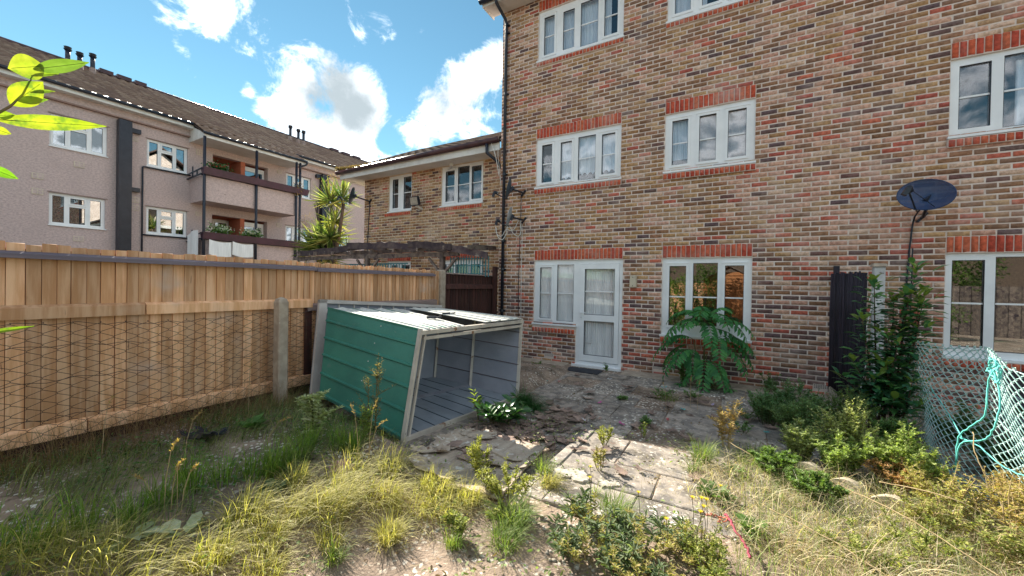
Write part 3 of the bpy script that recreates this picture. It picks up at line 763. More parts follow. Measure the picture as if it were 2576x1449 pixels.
for xe, ya, yb in ((-19.53, -4.1, 7.2), (-19.53, 11.5, 24.1), (-18.61, 7.24, 11.48)):
    noloc(MB().hexa([(xe, ya, rB(xe) - .02), (xe, yb, rB(xe) - .02), (xe - .06, yb, rB(xe)), (xe - .06, ya, rB(xe)), (xe, ya, rB(xe) + .03), (xe, yb, rB(xe) + .03), (xe - .06, yb, rB(xe) + .055), (xe - .06, ya, rB(xe) + .055)]).obj('eaves_filler', 'underlay'), flats)
sB = (-math.cos(pb), 0, math.sin(pb))
pieces('roof_tile', TV, 'tile', roof_tiles((-19.5, -1, rB(-19.5) + .02), (0, 1, 0), sB, 24.9, 5.5, wave=.8) + roof_tiles((-18.58, 7.25, rB(-18.58) + .02), (0, 1, 0), sB, 4.25, 1.05, wave=.8), flats, 300)
noloc(MB().tube([(-24.3, -4.2, rB(-24.3) + .02), (-24.3, 24.2, rB(-24.3) + .02)], .11, 8).obj('ridge', 'gutter', smooth=True), flats)
for y0, y1 in ((5.55, 5.98), (6.1, 6.58), (6.7, 7.1), (16.6, 17.2), (17.5, 18.1), (18.4, 19)):
    noloc(MB().box((-24.45, y0, rB(-24.3) + .0), (-24.1, y1, rB(-24.3) + .17)).obj('ridge_vent', 'gutter'), flats)
def flue(x, y, h):
    z = rB(x)
    f = noloc(MB().tube([(x, y, z - .05), (x, y, z + h)], .075, 10).obj('flue', 'black', smooth=True), flats)
    for nm, mb in (('flue_flashing', MB().tube([(x, y, z - .05), (x, y, z + .25)], [.13, .09], 8)), ('flue_cowl', MB().tube([(x, y, z + h), (x, y, z + h + .05), (x, y, z + h + .06), (x, y, z + h + .14)], [.1, .13, .09, .12], 8))):
        o = mb.obj(nm, 'black' if nm == 'flue_cowl' else 'rail'); o.parent = f
for x, y, h in ((-23.5, 4.5, .60), (-23.5, 4.83, .55), (-23.5, 5.2, .68), (-23.0, 13.2, .75), (-23, 13.68, .7), (-23, 14.0, .72)): flue(x, y, h)
for y0, y1, stubs in ((5.05, 5.41, ((5.41, 5.70, 5.48, 5.64), (5.41, 5.68, 3.27, 3.42))), (13.1, 13.5, ((12.85, 13.1, 5.6, 5.78),))):
    d = noloc(MB().fbox(FB, y0, y1, -1.6, 5.82, .0, .30).obj('extract_duct', 'black'), flats)
    for s in stubs:
        o = MB().fbox(FB, *s, .0, .16).obj('duct_branch', 'black'); o.parent = d
noloc(MB().tube([FB.p(5.78, -1.5, .05), FB.p(5.78, 4.27, .05), FB.p(5.8, 4.3, .05), FB.p(7.3, 4.33, .05)], .03, 6).tube([FB.p(5.78, 1.68, .05), FB.p(7.2, 1.70, .05)], .03, 6).tube([FB.p(12.9, 4.3, .05), FB.p(13.0, 4.2, .05), FB.p(13.0, 1, .05)], .03, 6).obj('waste_pipe', 'black', smooth=True), flats)
ventm = mat('cream_vent', (.62, .55, .45), (.54, .47, .38), scale=4)
for a, b, c, d in ((3.99, 4.24, 3.82, 4.01), (3.06, 3.31, 3.20, 3.39), (3.06, 3.31, 2.69, 2.89), (3.99, 4.24, 1.25, 1.42), (3.1, 3.31, 5.64, 5.76), (7.5, 7.7, 5.29, 5.5), (10.85, 11.06, 5.35, 5.51), (7.5, 7.71, 2.7, 2.86), (10.85, 11.09, 2.67, 2.87),
                   (5.46, 5.70, 2.88, 3.08), (5.46, 5.70, 2.58, 2.78), (5.46, 5.66, 5.2, 5.36), (12.7, 12.9, 5.2, 5.4), (12.7, 12.9, 4.85, 5.05), (12.75, 12.95, 2.6, 2.8)):
    v = noloc(MB().fbox(FB, a, b, c, d, 0, .02).obj('wall_vent', ventm), flats)
    o = MB()
    for i in range(2):
        for j in range(2): o.fbox(FB, a + .03 + i * (b - a - .03) / 2, a + .01 + (i + 1) * (b - a - .03) / 2, c + .025 + j * (d - c - .03) / 2, c + .01 + (j + 1) * (d - c - .03) / 2, .018, .024)
    o = o.obj('vent_grille', 'render'); o.parent = v
noloc(MB().fbox(FB, 15.6, 15.8, 1.6, 1.72, 0, .03).obj('red_wall_brick', 'terracotta'), flats)
for a, b, z, lab in ((7.40, 8.20, 1.02, 'white cloth sheet hung under the left end of the lower balcony planter'), (8.24, 9.05, 1.06, 'white cloth sheet hung under the middle of the lower balcony planter')):
    MB().grid(lambda s, t: (-18.52 + .02 * math.sin(s * 14 + t * 2) + .02 * t, a + (b - a) * s, z - .06 * math.sin(s * 3.1) - .05 * s + (1.62 - z) * t), 16, 5).obj('cloth_sheet', 'net', smooth=True, label=lab, cat='cloth')
MB().grid(lambda s, t: (-19.7 + .95 * s, 7.12 + .02 * math.sin(s * 9), .75 + (1.22 - .18 * (1 - s) ** 3) * t), 12, 5).obj('cloth_sheet', 'net', smooth=True, label='white cloth draped over the side rail of the lower balcony', cat='cloth')

# ================================================================ ground and patio
def sstep(a, b, x):
    t = np.clip((x - a) / (b - a), 0, 1); return t * t * (3 - 2 * t)
def gz(x, y):
    x = np.asarray(x, float); y = np.asarray(y, float)
    z = -1.615 + .185 * sstep(-1.7, -3.2, x) * sstep(7.6, 6.0, y) * (1 - np.maximum(sstep(-4.75, -4.5, x) * sstep(-2.3, -2.6, x) * sstep(2.55, 2.8, y) * sstep(5.4, 5.0, y), sstep(-3.0, -2.6, x) * sstep(1.9, 2.4, y))) + .012 * np.sin(x * 5.1 + 1.3 * np.sin(y * 3.3)) * np.sin(y * 4.3 + x) * sstep(6.8, 5.0, y)
    z = z + .05 * sstep(3.6, 2.2, y) * sstep(-.6, .5, x)
    return z
MT['soil'] = mat('dry_soil', (.33, .245, .185), (.17, .128, .098), scale=3.2, rough=1, bump=.9, bscale=40, bdist=.02, spots=((.08, .06, .04), 5, .56, .70), spots2=((.52, .45, .36), 26, .60, .68), vorn=((.70, .66, .58), 21, .26, .34))
def gpt(s, t, x0, x1, y0, y1):
    x = x0 + (x1 - x0) * s; y = y0 + (y1 - y0) * t; return (x, y, float(gz(x, y)))
gm = MB().grid(lambda s, t: gpt(s, t, -5.5, 9, -4, 8.2), 160, 140)
# far skirt of the same ground
ring = [(-5.5, -4), (9, -4), (9, 8.2), (-5.5, 8.2)]; far_ = [(-400, -400), (400, -400), (400, 400), (-400, 400)]
for i in range(4):
    a, b = ring[i], ring[(i + 1) % 4]; c, d = far_[(i + 1) % 4], far_[i]
    gm.add([(a[0], a[1], float(gz(*a)) - .002), (b[0], b[1], float(gz(*b)) - .002), (c[0], c[1], -1.63), (d[0], d[1], -1.63)], [(0, 3, 2, 1)])
gm.obj('ground', 'soil', smooth=True, kind='structure')
MT['slab'] = mat('paving_slab', (.37, .315, .265), (.18, .16, .145), scale=7, rough=.95, bump=.6, bscale=80, bdist=.006, rnd=.14,
                 spots=((.10, .085, .07), 3.2, .50, .72), spots2=((.52, .48, .42), 34, .60, .68), vorn=((.70, .66, .58), 19, .25, .33))
patio = MB().box((-2.95, 3.2, -1.66), (1.35, 7.2, -1.618)).obj('patio', 'soil', kind='structure')
k = 0
def slab(x0, x1, y0, y1, z=-1.60, th=.045, par=patio, m='slab'):
    j = [(random.uniform(-.004, .004), random.uniform(-.004, .004)) for _ in range(4)]; tz = [random.uniform(-.007, .006) for _ in range(4)]
    c = [(x0, y0), (x1, y0), (x1, y1), (x0, y1)]; e = .008
    P = [(c[i][0] + j[i][0], c[i][1] + j[i][1], z - th) for i in range(4)]
    Q = [(c[i][0] + j[i][0], c[i][1] + j[i][1], z + tz[i] - .006) for i in range(4)]
    T = [(c[i][0] + j[i][0] + (e if i in (0, 3) else -e), c[i][1] + j[i][1] + (e if i in (0, 1) else -e), z + tz[i]) for i in range(4)]
    mb = MB(); mb.add(P + Q + T, [(0, 1, 5, 4), (1, 2, 6, 5), (2, 3, 7, 6), (3, 0, 4, 7), (4, 5, 9, 8), (5, 6, 10, 9), (6, 7, 11, 10), (7, 4, 8, 11), (8, 9, 10, 11)])
    return mb.obj('paving_slab', m, par)
y = 7.13
for row, h in enumerate([.60, .60, .60, .60, .60, .60, .45, .45]):
    y1 = y; y0 = y - h + .008
    off = [0, .3, .1, .42, .22, .0, .35, .15][row]
    x = -2.9 - off
    while x < 1.25:
        w = random.choice([.60, .60, .90, .45]) if row != 1 else .6
        if x + w > -2.95 and random.random() > .06:
            slab(max(x, -2.95), min(x + w - .008, 1.3), y0, y1)
        x += w
    y -= h
# edge kerb that shows as a pale strip, concrete ledge at the foot of the wall
slab(-1.46, -1.36, 3.22, 4.18, -1.585, .06, None).name = 'kerb_stone'
o = bpy.data.objects['kerb_stone']; tag(o, 'narrow concrete kerb stone set in the patio at the corner of the sunlight', 'kerb')
ledge = MB()
for a, b in ((-4.6, -2.98), (-1.86, 1.15), (1.75, 8)):
    ledge.hexa([(a, 7.12, -1.64), (b, 7.12, -1.64), (b, 7.452, -1.64), (a, 7.452, -1.64), (a, 7.15, -1.585), (b, 7.15, -1.585), (b, 7.452, -1.565), (a, 7.452, -1.565)])
ledge.obj('concrete_ledge', 'conc', kind='structure')

# ================================================================ wooden fence on the left
FX = -4.85
fence = empty('wooden_fence', (FX, 0, -1.43), 'tall pale feather edge board fence with grey top rail along the left of the garden', 'fence')
y = -2.0; boards = []
while y < 5.60:
    w = random.uniform(.076, .098) if y < 3 else random.uniform(.066, .086)
    zt = .245 + random.uniform(-.012, .012) - (y - 3) * .004
    tk = random.uniform(.016, .02)
    x0 = FX + random.uniform(-.003, .003)
    yy = y; w_ = w; w = w - random.uniform(.001, .005)
    mb = MB().hexa([(x0 - .012, y - .0, -1.25), (x0 + tk - .012, y, -1.25), (x0 + .006 - .012, y + w, -1.25), (x0 - .016, y + w, -1.25),
                    (x0 - .012, y - .0, zt), (x0 + tk - .012, y, zt), (x0 + .006 - .012, y + w, zt + random.uniform(-.005, .005)), (x0 - .016, y + w, zt)])
    noloc(mb.obj('board', 'fence'), fence)
    y += w_
def rail_(y0, y1, z, h, x0, x1, m, nm='rail'):
    return noloc(MB().hexa([(x0, y0, z - h / 2), (x1, y0, z - h / 2), (x1, y1, z - h / 2), (x0, y1, z - h / 2), (x0, y0, z + h / 2 + .012), (x1, y0, z + h / 2 - .01), (x1, y1, z + h / 2 - .01), (x0, y1, z + h / 2 + .012)]).obj(nm, m), fence)
rail_(-2, 3.12, .160, .045, FX, FX + .07, 'caprail'); rail_(3.13, 5.42, .150, .045, FX, FX + .07, 'caprail')
for a, b in ((-2, .45), (.46, 1.42), (1.43, 3.08)): rail_(a, b, -.29, .10, FX + .004, FX + .045, 'fence')
rail_(3.02, 5.5, -.345, .085, FX + .004, FX + .04, 'rail')
for a, b in ((-2, 1.05), (1.06, 3.08), (3.1, 5.5)): rail_(a, b, -1.275, .115, FX + .0, FX + .035, 'fence', 'gravel_board')
noloc(MB().box((FX - .03, -2, -1.62), (FX - .005, 5.5, -1.25)).obj('fence_base', MT['dfence']), fence)
noloc(MB().box((FX - .028, -2, -1.25), (FX - .020, 5.58, .215)).obj('joint_shade', 'joint_shade'), fence)  # dark brown sheet added behind the boards, its colour standing in for joint shadows
for y in (2.99,): noloc(MB().box((FX + .0, 2.99, -1.25), (FX + .015, 3.09, -.34)).obj('board', 'dfence', label='dark stained board low in the pale fence'), fence)
# concrete posts
def cpost(name, x, y, w, d, z0, z1, lab, holes_=(), m='conc', round_=False, group=None, cap=False):
    e = empty(name, (x, y, z0), lab, 'post', group)
    mb = MB(); b = .012
    zz_ = [(z0, 0), (z1 - (.06 if round_ else .02), 0), (z1, .018)]
    if round_: zz_ = [(z0, 0), (z1 - .06, 0), (z1 - .025, .012), (z1, .045)]
    for i in range(len(zz_)):
        z, s = zz_[i]; a, c = w / 2 - s, d / 2 - s
        for px, py in ((-a + b, -c), (a - b, -c), (a, -c + b), (a, c - b), (a - b, c), (-a + b, c), (-a, c - b), (-a, -c + b)):
            mb.v.append((x + px, y + py, z + random.uniform(-.004, .004) * (i > 0)))
    n = len(zz_)
    for i in range(n - 1):
        for j in range(8): mb.f.append((i * 8 + j, i * 8 + (j + 1) % 8, i * 8 + 8 + (j + 1) % 8, i * 8 + 8 + j)); mb.m.append(0)
    mb.f.append(tuple(range((n - 1) * 8, n * 8))); mb.m.append(0)
    noloc(mb.obj('shaft', m), e)
    for hx, hz in holes_:
        noloc(MB().box((x + hx - .012, y - d / 2 - .002, z1 - hz - .035), (x + hx + .012, y - d / 2 + .01, z1 - hz + .035)).obj('bolt_hole', 'black'), e)
    return e
cpost('concrete_post', -4.60, 2.56, .13, .11, -1.5, -.19, 'grey concrete post with rounded top standing in front of the pale fence', round_=True)
cpost('concrete_post', -4.86, 5.66, .12, .14, -1.55, .255, 'tall concrete post between the pale fence and the dark fence', ((.0, .20),))
cpost('concrete_stub', -4.70, 5.35, .10, .09, -1.5, -.40, 'short rounded concrete stub at the foot of the tall fence post', round_=True)
dark = empty('dark_fence', (FX, 6.6, -1.6), 'short dark brown stained board fence between the concrete post and the drain pipe', 'fence')
y = 5.75
while y < 7.36:
    w = random.uniform(.085, .1)
    noloc(MB().hexa([(FX - .02, y - .005, -1.55), (FX + .0, y, -1.55), (FX - .012, y + w, -1.55), (FX - .02, y + w, -1.55), (FX - .02, y - .005, .185), (FX + .0, y, .185), (FX - .012, y + w, .185), (FX - .02, y + w, .185)]).obj('board', 'dfence'), dark)
    y += w
for z in (-.05, -1.02): noloc(MB().hexa([(FX, 5.75, z - .05), (FX + .05, 5.75, z - .05), (FX + .05, 7.38, z - .05), (FX, 7.38, z - .05), (FX, 5.75, z + .05), (FX + .03, 5.75, z + .02), (FX + .03, 7.38, z + .02), (FX, 7.38, z + .05)]).obj('rail', 'dfence'), dark)
noloc(MB().hexa([(FX - .05, 5.75, .185), (FX + .03, 5.75, .185), (FX + .03, 7.38, .185), (FX - .05, 7.38, .185), (FX - .04, 5.75, .215), (FX + .02, 5.75, .21), (FX + .02, 7.38, .20), (FX - .04, 7.38, .205)]).obj('coping', 'rail'), dark)
noloc(MB().box((-4.83, 7.36, -1.6), (-4.74, 7.44, .40)).obj('end_post', 'dfence'), dark)

# ================================================================ chain link
def chainlink(name, fn, U, Vh, pitch, r, m, lab, line_wires=(), nseg=None, thick=3, strand_off=.012):
    """fn(u,v,n)->point; woven zigzag wires running up the mesh"""
    e = empty(name, tuple(fn(0, 0, 0)), lab, 'fence')
    nu = int(U / pitch); nv = int(Vh / pitch)
    VV = []; FF = []; k0 = 0
    for i in range(nu + 1):
        pts = []
        for j in range(nv * 2 + 1):
            side = ((j + i) % 2)
            u = (i + side) * pitch + .0
            v = j * pitch / 2 * (Vh / (nv * pitch))
            s = strand_off * (1 if side else -1)
            # bend round the neighbouring wire
            for dv in (-.08, .08):
                pts.append(fn(u - (.02 * pitch if side else -.02 * pitch), v + dv * pitch, s * (.6 if dv < 0 else -.6)))
        pts = np.array(pts); L = len(pts)
        d = np.gradient(pts, axis=0); d /= np.linalg.norm(d, axis=1)[:, None] + 1e-9
        a = np.cross(d, [0.3, 1, .1]); a /= np.linalg.norm(a, axis=1)[:, None]; b = np.cross(d, a)
        for q in range(thick):
            t = 2 * math.pi * q / thick
            VV.append(pts + (a * math.cos(t) + b * math.sin(t)) * r)
        idx = k0 + np.arange(L - 1)
        for q in range(thick):
            A = idx + q * L; B = idx + ((q + 1) % thick) * L
            FF.append(np.stack([A, B, B + 1, A + 1], 1))
        k0 += L * thick
    me = npmesh('wire_mesh', np.vstack(VV) - np.array(e.location), np.vstack(FF), m, smooth=True)
    tag(inst('wire_mesh', me, e), kind='stuff')
    for v, sag in line_wires:
        pts = [fn(U * t / 40, v + sag * math.sin(math.pi * 4 * t / 40 + v * 5) + .012 * math.sin(t * 1.7), .012) for t in range(41)]
        noloc(MB().tube(pts, r * 1.15, 4).obj('line_wire', m, smooth=True), e)
    return e
MT['rustwire'] = mat('rusty_wire', (.06, .045, .04), (.03, .022, .02), scale=20, rough=.8, bump=0)
MT['greenwire'] = mat('green_coated_wire', (.50, .70, .67), (.30, .50, .48), scale=9, rough=.4, bump=0)
def fl(u, v, n):
    y = .0 + u
    lean = .05 * math.sin(y * 1.9) + .03 * math.sin(y * 4 + v * 3)
    return (-4.70 + n + lean - .03 * v, y, -1.42 + v * (1.06 if y < 2.6 else 1.05) + .02 * math.sin(y * 2.6))
chainlink('chain_link_fence', fl, 3.2, .98, .078, .0023, 'rustwire', 'old rusty chain link netting in front of the pale fence', ((.28, .012), (.55, .014), (.80, .010), (.97, .006)))
def fr_(u, v, n):
    y = 6.45 - u
    lean = .10 * math.sin(u * 1.3 + .5) * v + .05 * math.sin(u * 3.1 + v * 2.2)
    top = -.47 - .05 * math.sin(u * 2.2) - .06 * math.exp(-((u - .2) / .3) ** 2)
    z = -1.62 + v * (top + 1.62) / 1.15
    return (1.62 + n + lean + .06 * (1 - v), y + .03 * math.sin(v * 4), z)
chainlink('chain_link_fence', fr_, 4.2, 1.15, .066, .0034, 'greenwire', 'sagging green coated chain link fence on the right with bright top edge', ((.04, .0), (.62, .01), (1.12, .004)), thick=4, strand_off=.011)
MT['string'] = mat('turquoise_string', (.16, .62, .56), (.10, .48, .45), scale=10, rough=.6, bump=0)
def string(pts, lab, r=.006, m='string', sub=8, name='string', cat='string', wob=.006):
    P = [Vector(p) for p in pts]; out = []
    for i in range(len(P) - 1):
        p0, p1, p2, p3 = P[max(i - 1, 0)], P[i], P[i + 1], P[min(i + 2, len(P) - 1)]
        for k in range(sub):
            t = k / sub
            out.append(.5 * ((2 * p1) + (p2 - p0) * t + (2 * p0 - 5 * p1 + 4 * p2 - p3) * t * t + (3 * p1 - p0 - 3 * p2 + p3) * t ** 3) + V(random.uniform(-wob, wob), random.uniform(-wob, wob), random.uniform(-wob, wob)) * .5)
    out.append(P[-1])
    return MB().tube(out, r, 5).obj(name, m, smooth=True, label=lab, cat=cat)
gx = 1.50
string([(gx, 3.93, -.50), (gx, 4.02, -.62), (gx, 4.05, -.85), (gx - .01, 4.20, -.98), (gx - .02, 4.36, -1.12), (gx - .02, 4.40, -1.35), (gx - .03, 4.40, -1.50)], 'turquoise string tied down the chain link fence, left run of the fork', .0055)
string([(gx, 3.96, -.52), (gx + .01, 3.90, -.70), (gx, 3.92, -.88), (gx, 4.05, -1.03), (gx - .02, 4.30, -1.14), (gx - .02, 4.39, -1.32)], 'turquoise string curving to the right of the fork on the chain link fence', .0055)
string([(gx, 4.36, -1.12), (gx + .02, 4.7, -1.0), (gx + .04, 5.1, -.88)], 'thin blue green string running back along the chain link mesh', .004)
string([(gx, 3.95, -.50), (gx - .01, 3.90, -.46), (gx - .02, 3.86, -.52), (gx, 3.90, -.60), (gx + .01, 3.99, -.57), (gx, 4.0, -.48), (gx - .02, 3.93, -.45), (gx, 3.86, -.49), (gx + .01, 3.94, -.58), (gx, 4.04, -.53), (gx, 3.98, -.49)], 'knotted bundle of turquoise string on the top edge of the chain link', .006, wob=.02)
string([(gx, 4.40, -1.13), (gx, 4.1, -1.10), (gx, 3.85, -1.13), (gx, 3.6, -1.10)], 'turquoise string running level across the chain link to the right', .004)
string([(1.35, 4.38, -1.46), (1.42, 4.2, -1.40), (1.40, 4.1, -1.5), (1.25, 4.2, -1.55), (1.05, 4.28, -1.55)], 'loose turquoise string lying in the dry weeds below the mesh', .006)

# ================================================================ reed screen and post at the right
A0, B0_ = V(1.155, 7.40, 0), V(1.435, 6.82, 0)
reed = empty('reed_screen', (1.3, 7.1, -1.6), 'black reed screen panel standing between the wall and the white post', 'screen')
MT['reed'] = mat('black_reed', (.014, .012, .022), (.03, .022, .035), scale=8, stretch=(1, 1, .3), rough=.6, bump=.4, bscale=60, rnd=.4)
n = 26
for i in range(n):
    t = (i + .5) / n; p = A0.lerp(B0_, t)
    pts = [(p.x + random.uniform(-.006, .006), p.y + random.uniform(-.006, .006), z) for z in (-1.50 - .06 * random.random(), -.9, -.3, .255 + random.uniform(-.02, .015))]
    noloc(MB().tube(pts, random.uniform(.011, .015), 6).obj('reed', 'reed', smooth=True), reed)
noloc(MB().beam((1.21, 7.36, -1.6), (1.21, 7.36, .36), .065, .05, (0, 1, 0)).obj('batten', 'reed'), reed)
MT['wpost'] = mat('flaking_white_post', (.62, .62, .62), (.46, .46, .46), scale=4, rough=.9, bump=.5, bscale=40, spots=((.20, .17, .16), 9, .60, .70))
wp = cpost('white_post', 1.535, 6.75, .115, .10, -1.6, .325, 'flaking white concrete post beside the black reed screen', ((-.01, .27),), 'wpost')
noloc(MB().hexa([(1.46, 6.68, .318), (1.61, 6.68, .318), (1.61, 6.82, .318), (1.46, 6.82, .318), (1.475, 6.69, .36), (1.60, 6.70, .355), (1.60, 6.81, .365), (1.47, 6.81, .36)]).obj('post_cap', 'conc'), wp)
MB().hexa([(1.13, 7.22, -1.63), (1.34, 6.98, -1.63), (1.38, 7.05, -1.63), (1.20, 7.40, -1.63), (1.13, 7.22, -1.40), (1.33, 6.98, -1.57), (1.37, 7.05, -1.56), (1.19, 7.40, -1.42)]).obj('concrete_wedge', 'conc', label='grey concrete wedge at the bottom left of the reed screen', cat='block')
string([(1.475, 6.70, .0), (1.44, 6.69, -.12), (1.46, 6.68, -.2), (1.42, 6.68, -.45), (1.43, 6.68, -.8), (1.40, 6.68, -1.1), (1.33, 6.66, -1.45)], 'thin white cord hanging from the white post in front of the reed screen', .006, 'white', name='cord', cat='cord')

# ================================================================ pergola and trellis next door
per = empty('pergola', (-7.5, 6.8, -1.6), 'weathered grey timber pergola with ragged beams over the next garden', 'pergola')
def ragged(a, b, w, h, name='beam', n=9, m='oldwood'):
    a = Vector(a); b = Vector(b); mb = MB(); d = (b - a); k = len(mb.v)
    x = d.normalized().cross(V(0, 0, 1)).normalized()
    for i in range(n + 1):
        p = a.lerp(b, i / n); hh = h * random.uniform(.75, 1.12); ww = w * random.uniform(.8, 1.1); s = random.uniform(-.012, .012)
        mb.v += [tuple(p - x * ww / 2 + V(0, 0, -hh / 2 + s)), tuple(p + x * ww / 2 + V(0, 0, -hh / 2 + s)), tuple(p + x * ww / 2 + V(0, 0, hh / 2 + s)), tuple(p - x * ww / 2 + V(0, 0, hh / 2 + s))]
    for i in range(n):
        for j in range(4): mb.f.append((i * 4 + j, i * 4 + (j + 1) % 4, i * 4 + 4 + (j + 1) % 4, i * 4 + 4 + j)); mb.m.append(0)
    mb.f += [(3, 2, 1, 0), (n * 4, n * 4 + 1, n * 4 + 2, n * 4 + 3)]; mb.m += [0, 0]
    return noloc(mb.obj(name, m), per)
# front edge boards step down towards the right, as overlapping lengths
for a, b in (((-11.6, 6.9, .80), (-8.7, 6.9, .93)), ((-9.2, 6.86, .97), (-7.7, 6.86, .90)), ((-8.0, 6.84, .96), (-6.6, 6.84, .84)), ((-6.9, 6.82, .93), (-5.6, 6.84, .82)), ((-5.9, 6.86, .86), (-4.72, 6.99, .62))):
    ragged(a, b, .05, .17, m='darkbeam')
for a, b in (((-11.9, 7.0, .68), (-5.5, 7.0, .68)),): ragged(a, b, .07, .11, n=20)
for x in (-11.4, -10.6, -9.8, -9.0, -8.2, -7.4, -6.6, -5.8, -5.1): ragged((x, 6.8, .80), (x + .02, 7.85, .86), .05, .10, 'rafter', 5)
for x in (-8.55, -5.98):
    noloc(MB().box((x - .05, 6.95, -1.6), (x + .05, 7.05, .70)).obj('post', 'oldwood'), per)
    for s in (-1, 1): noloc(MB().beam((x + s * .04, 7.0, .22), (x + s * .42, 7.0, .60), .045, .06, (0, 1, 0)).obj('brace', 'oldwood'), per)
tr_ = empty('trellis', (-5.4, 6.9, .2), 'teal painted trellis panel above the dark fence', 'trellis')
for i in range(15):
    x = -5.80 + i * .075
    noloc(MB().box((x, 7.06, .16), (x + .022, 7.072, .62)).obj('slat', 'teal'), tr_)
for z in (.56, .40, .22): noloc(MB().box((-5.82, 7.073, z), (-4.80, 7.085, z + .02)).obj('slat', 'teal'), tr_)
tr2 = empty('trellis', (-9.5, 6.9, .2), 'teal painted trellis panel above the pale fence, behind the pergola', 'trellis')
for i in range(34):
    x = -10.6 + i * .1
    noloc(MB().box((x, 7.1, .1), (x + .025, 7.112, .50)).obj('slat', 'teal'), tr2)
noloc(MB().box((-10.7, 7.113, .47), (-7.2, 7.125, .50)).obj('slat', 'teal'), tr2)

# ================================================================ satellite dishes, lamps, cables
def dish(loc, face, w, h, lab, m='black', arm=True, mount=None, tilt=0., roll=0., meshy=False):
    """face: pointing direction; dish = shallow bowl, feed arm, LNB, bracket"""
    e = empty('satellite_dish', loc, lab, 'satellite dish')
    f = Vector(face).normalized(); up = V(0, 0, 1); rt = up.cross(f).normalized(); u2 = f.cross(rt)
    rt2 = rt * math.cos(roll) + u2 * math.sin(roll); u2 = -rt * math.sin(roll) + u2 * math.cos(roll); rt = rt2
    mb = MB(); k = 0
    def bowl(off, rr):
        def fn(a, b):
            r = b; t = a * 2 * math.pi
            return rt * (w / 2 * r * rr * math.cos(t)) + u2 * (h / 2 * r * rr * math.sin(t)) + f * (.07 * r * r * w / .5 + off)
        return fn
    mb.grid(bowl(0, 1), 32, 6); mb.grid(lambda a, b: bowl(-.006, 1)(a, 1 - b), 32, 6)
    rim = [tuple(bowl(-.003, 1)(i / 32, 1)) for i in range(33)]
    mb.tube(rim, .006, 5, cap=False)
    inst('reflector', mb.mesh('reflector', m, True), e)
    foot = -u2 * h * .46; lnb = -u2 * h * .30 + f * (w * .85)
    inst('feed_arm', MB().tube([foot - f * .02, foot + f * .06, lnb - u2 * .02], .011, 6).tube([rt * w * .3 - u2 * h * .3 + f * .03, lnb], .004, 4).mesh('feed_arm', 'black', True), e)
    inst('receiver', MB().tube([lnb + f * .03, lnb, lnb - f * .02, lnb - f * .06], [.03, .035, .026, .028], 10).beam(lnb + f * .02 - u2 * .01, lnb + f * .02 - u2 * .10, .05, .05).mesh('receiver', 'black', False), e)
    inst('receiver_cap', MB().tube([lnb - f * .061, lnb - f * .066], .024, 10).mesh('receiver_cap', 'white', True), e)
    if mount is not None:
        b = Vector(mount) - Vector(loc)
        inst('bracket', MB().tube([-f * .02, -f * .10, b + V(0, -.05, .0) if b.y > 0 else b, b], .02, 6).beam(-f * .01 - u2 * .06, -f * .05 + u2 * .06, .09, .05).beam(b - V(.05, 0, .06), b + V(.05, 0, .06), .05, .03).mesh('bracket', 'black'), e)
    return e
MT['dishmesh'] = glass('dark_perforated_metal', (.42, .48, .60), .05, .4, .35)
MT['dishblue'] = mat('dark_grey_blue_dish', (.05, .075, .10), (.035, .055, .08), scale=5, rough=.45, bump=0)
MT['dishgrey'] = mat('pale_grey_dish', (.30, .33, .36), (.24, .27, .30), scale=5, rough=.5, bump=0)
# perforated see-through reflector
def perf():
    m = MT['dishmesh']; nt = m.node_tree
    for nn_ in nt.nodes:
        if nn_.type == 'MIX_SHADER': ms = nn_
    outn = [x for x in nt.nodes if x.type == 'OUTPUT_MATERIAL'][0]
    p = nd(nt, 'ShaderNodeBsdfPrincipled'); p.inputs['Base Color'].default_value = (.018, .055, .15, 1); p.inputs['Roughness'].default_value = .5
    m2 = nd(nt, 'ShaderNodeMixShader'); m2.inputs[0].default_value = .74
    t = nd(nt, 'ShaderNodeBsdfTransparent')
    nt.links.new(t.outputs[0], m2.inputs[1]); nt.links.new(p.outputs[0], m2.inputs[2]); nt.links.new(m2.outputs[0], outn.inputs[0])
perf()
dish((2.04, 7.02, 1.22), (-.42, -.80, .32), .56, .42, 'large dark blue see-through mesh satellite dish above the laurel bush', 'dishmesh', mount=(2.12, 7.44, 1.02), roll=-.42)
dish((-4.235, 7.10, 2.02), (-.90, -.40, .22), .36, .46, 'upper of the two dark satellite dishes beside the drain pipe', 'dishblue', mount=(-4.10, 7.44, 1.99))
dish((-4.23, 7.12, 1.43), (-.92, -.34, .22), .30, .42, 'lower pale grey satellite dish beside the drain pipe', 'dishgrey', mount=(-4.08, 7.44, 1.40))
dish((-9.86, 7.55, 2.52), (-.72, -.62, .25), .44, .50, 'dark satellite dish on the left corner of the lower brick house', 'dishblue', mount=(-9.55, 7.89, 2.40))
def cable(pts, r, m, lab, nm='cable', wob=.004): return string(pts, lab, r, m, 6, nm, 'cable', wob)
cable([(-4.16, 7.43, 2.0), (-4.165, 7.435, 1.5), (-4.18, 7.435, .8), (-4.19, 7.435, .2), (-4.185, 7.435, -.5), (-4.19, 7.435, -1.5)], .007, 'black', 'black cable running down the wall to the right of the drain pipe')
cable([(-4.13, 7.43, 1.35), (-4.12, 7.435, 1.0), (-4.125, 7.44, 0), (-4.12, 7.44, -.8), (-4.13, 7.44, -1.5)], .006, 'white', 'thin white cable running down the wall beside the black one')
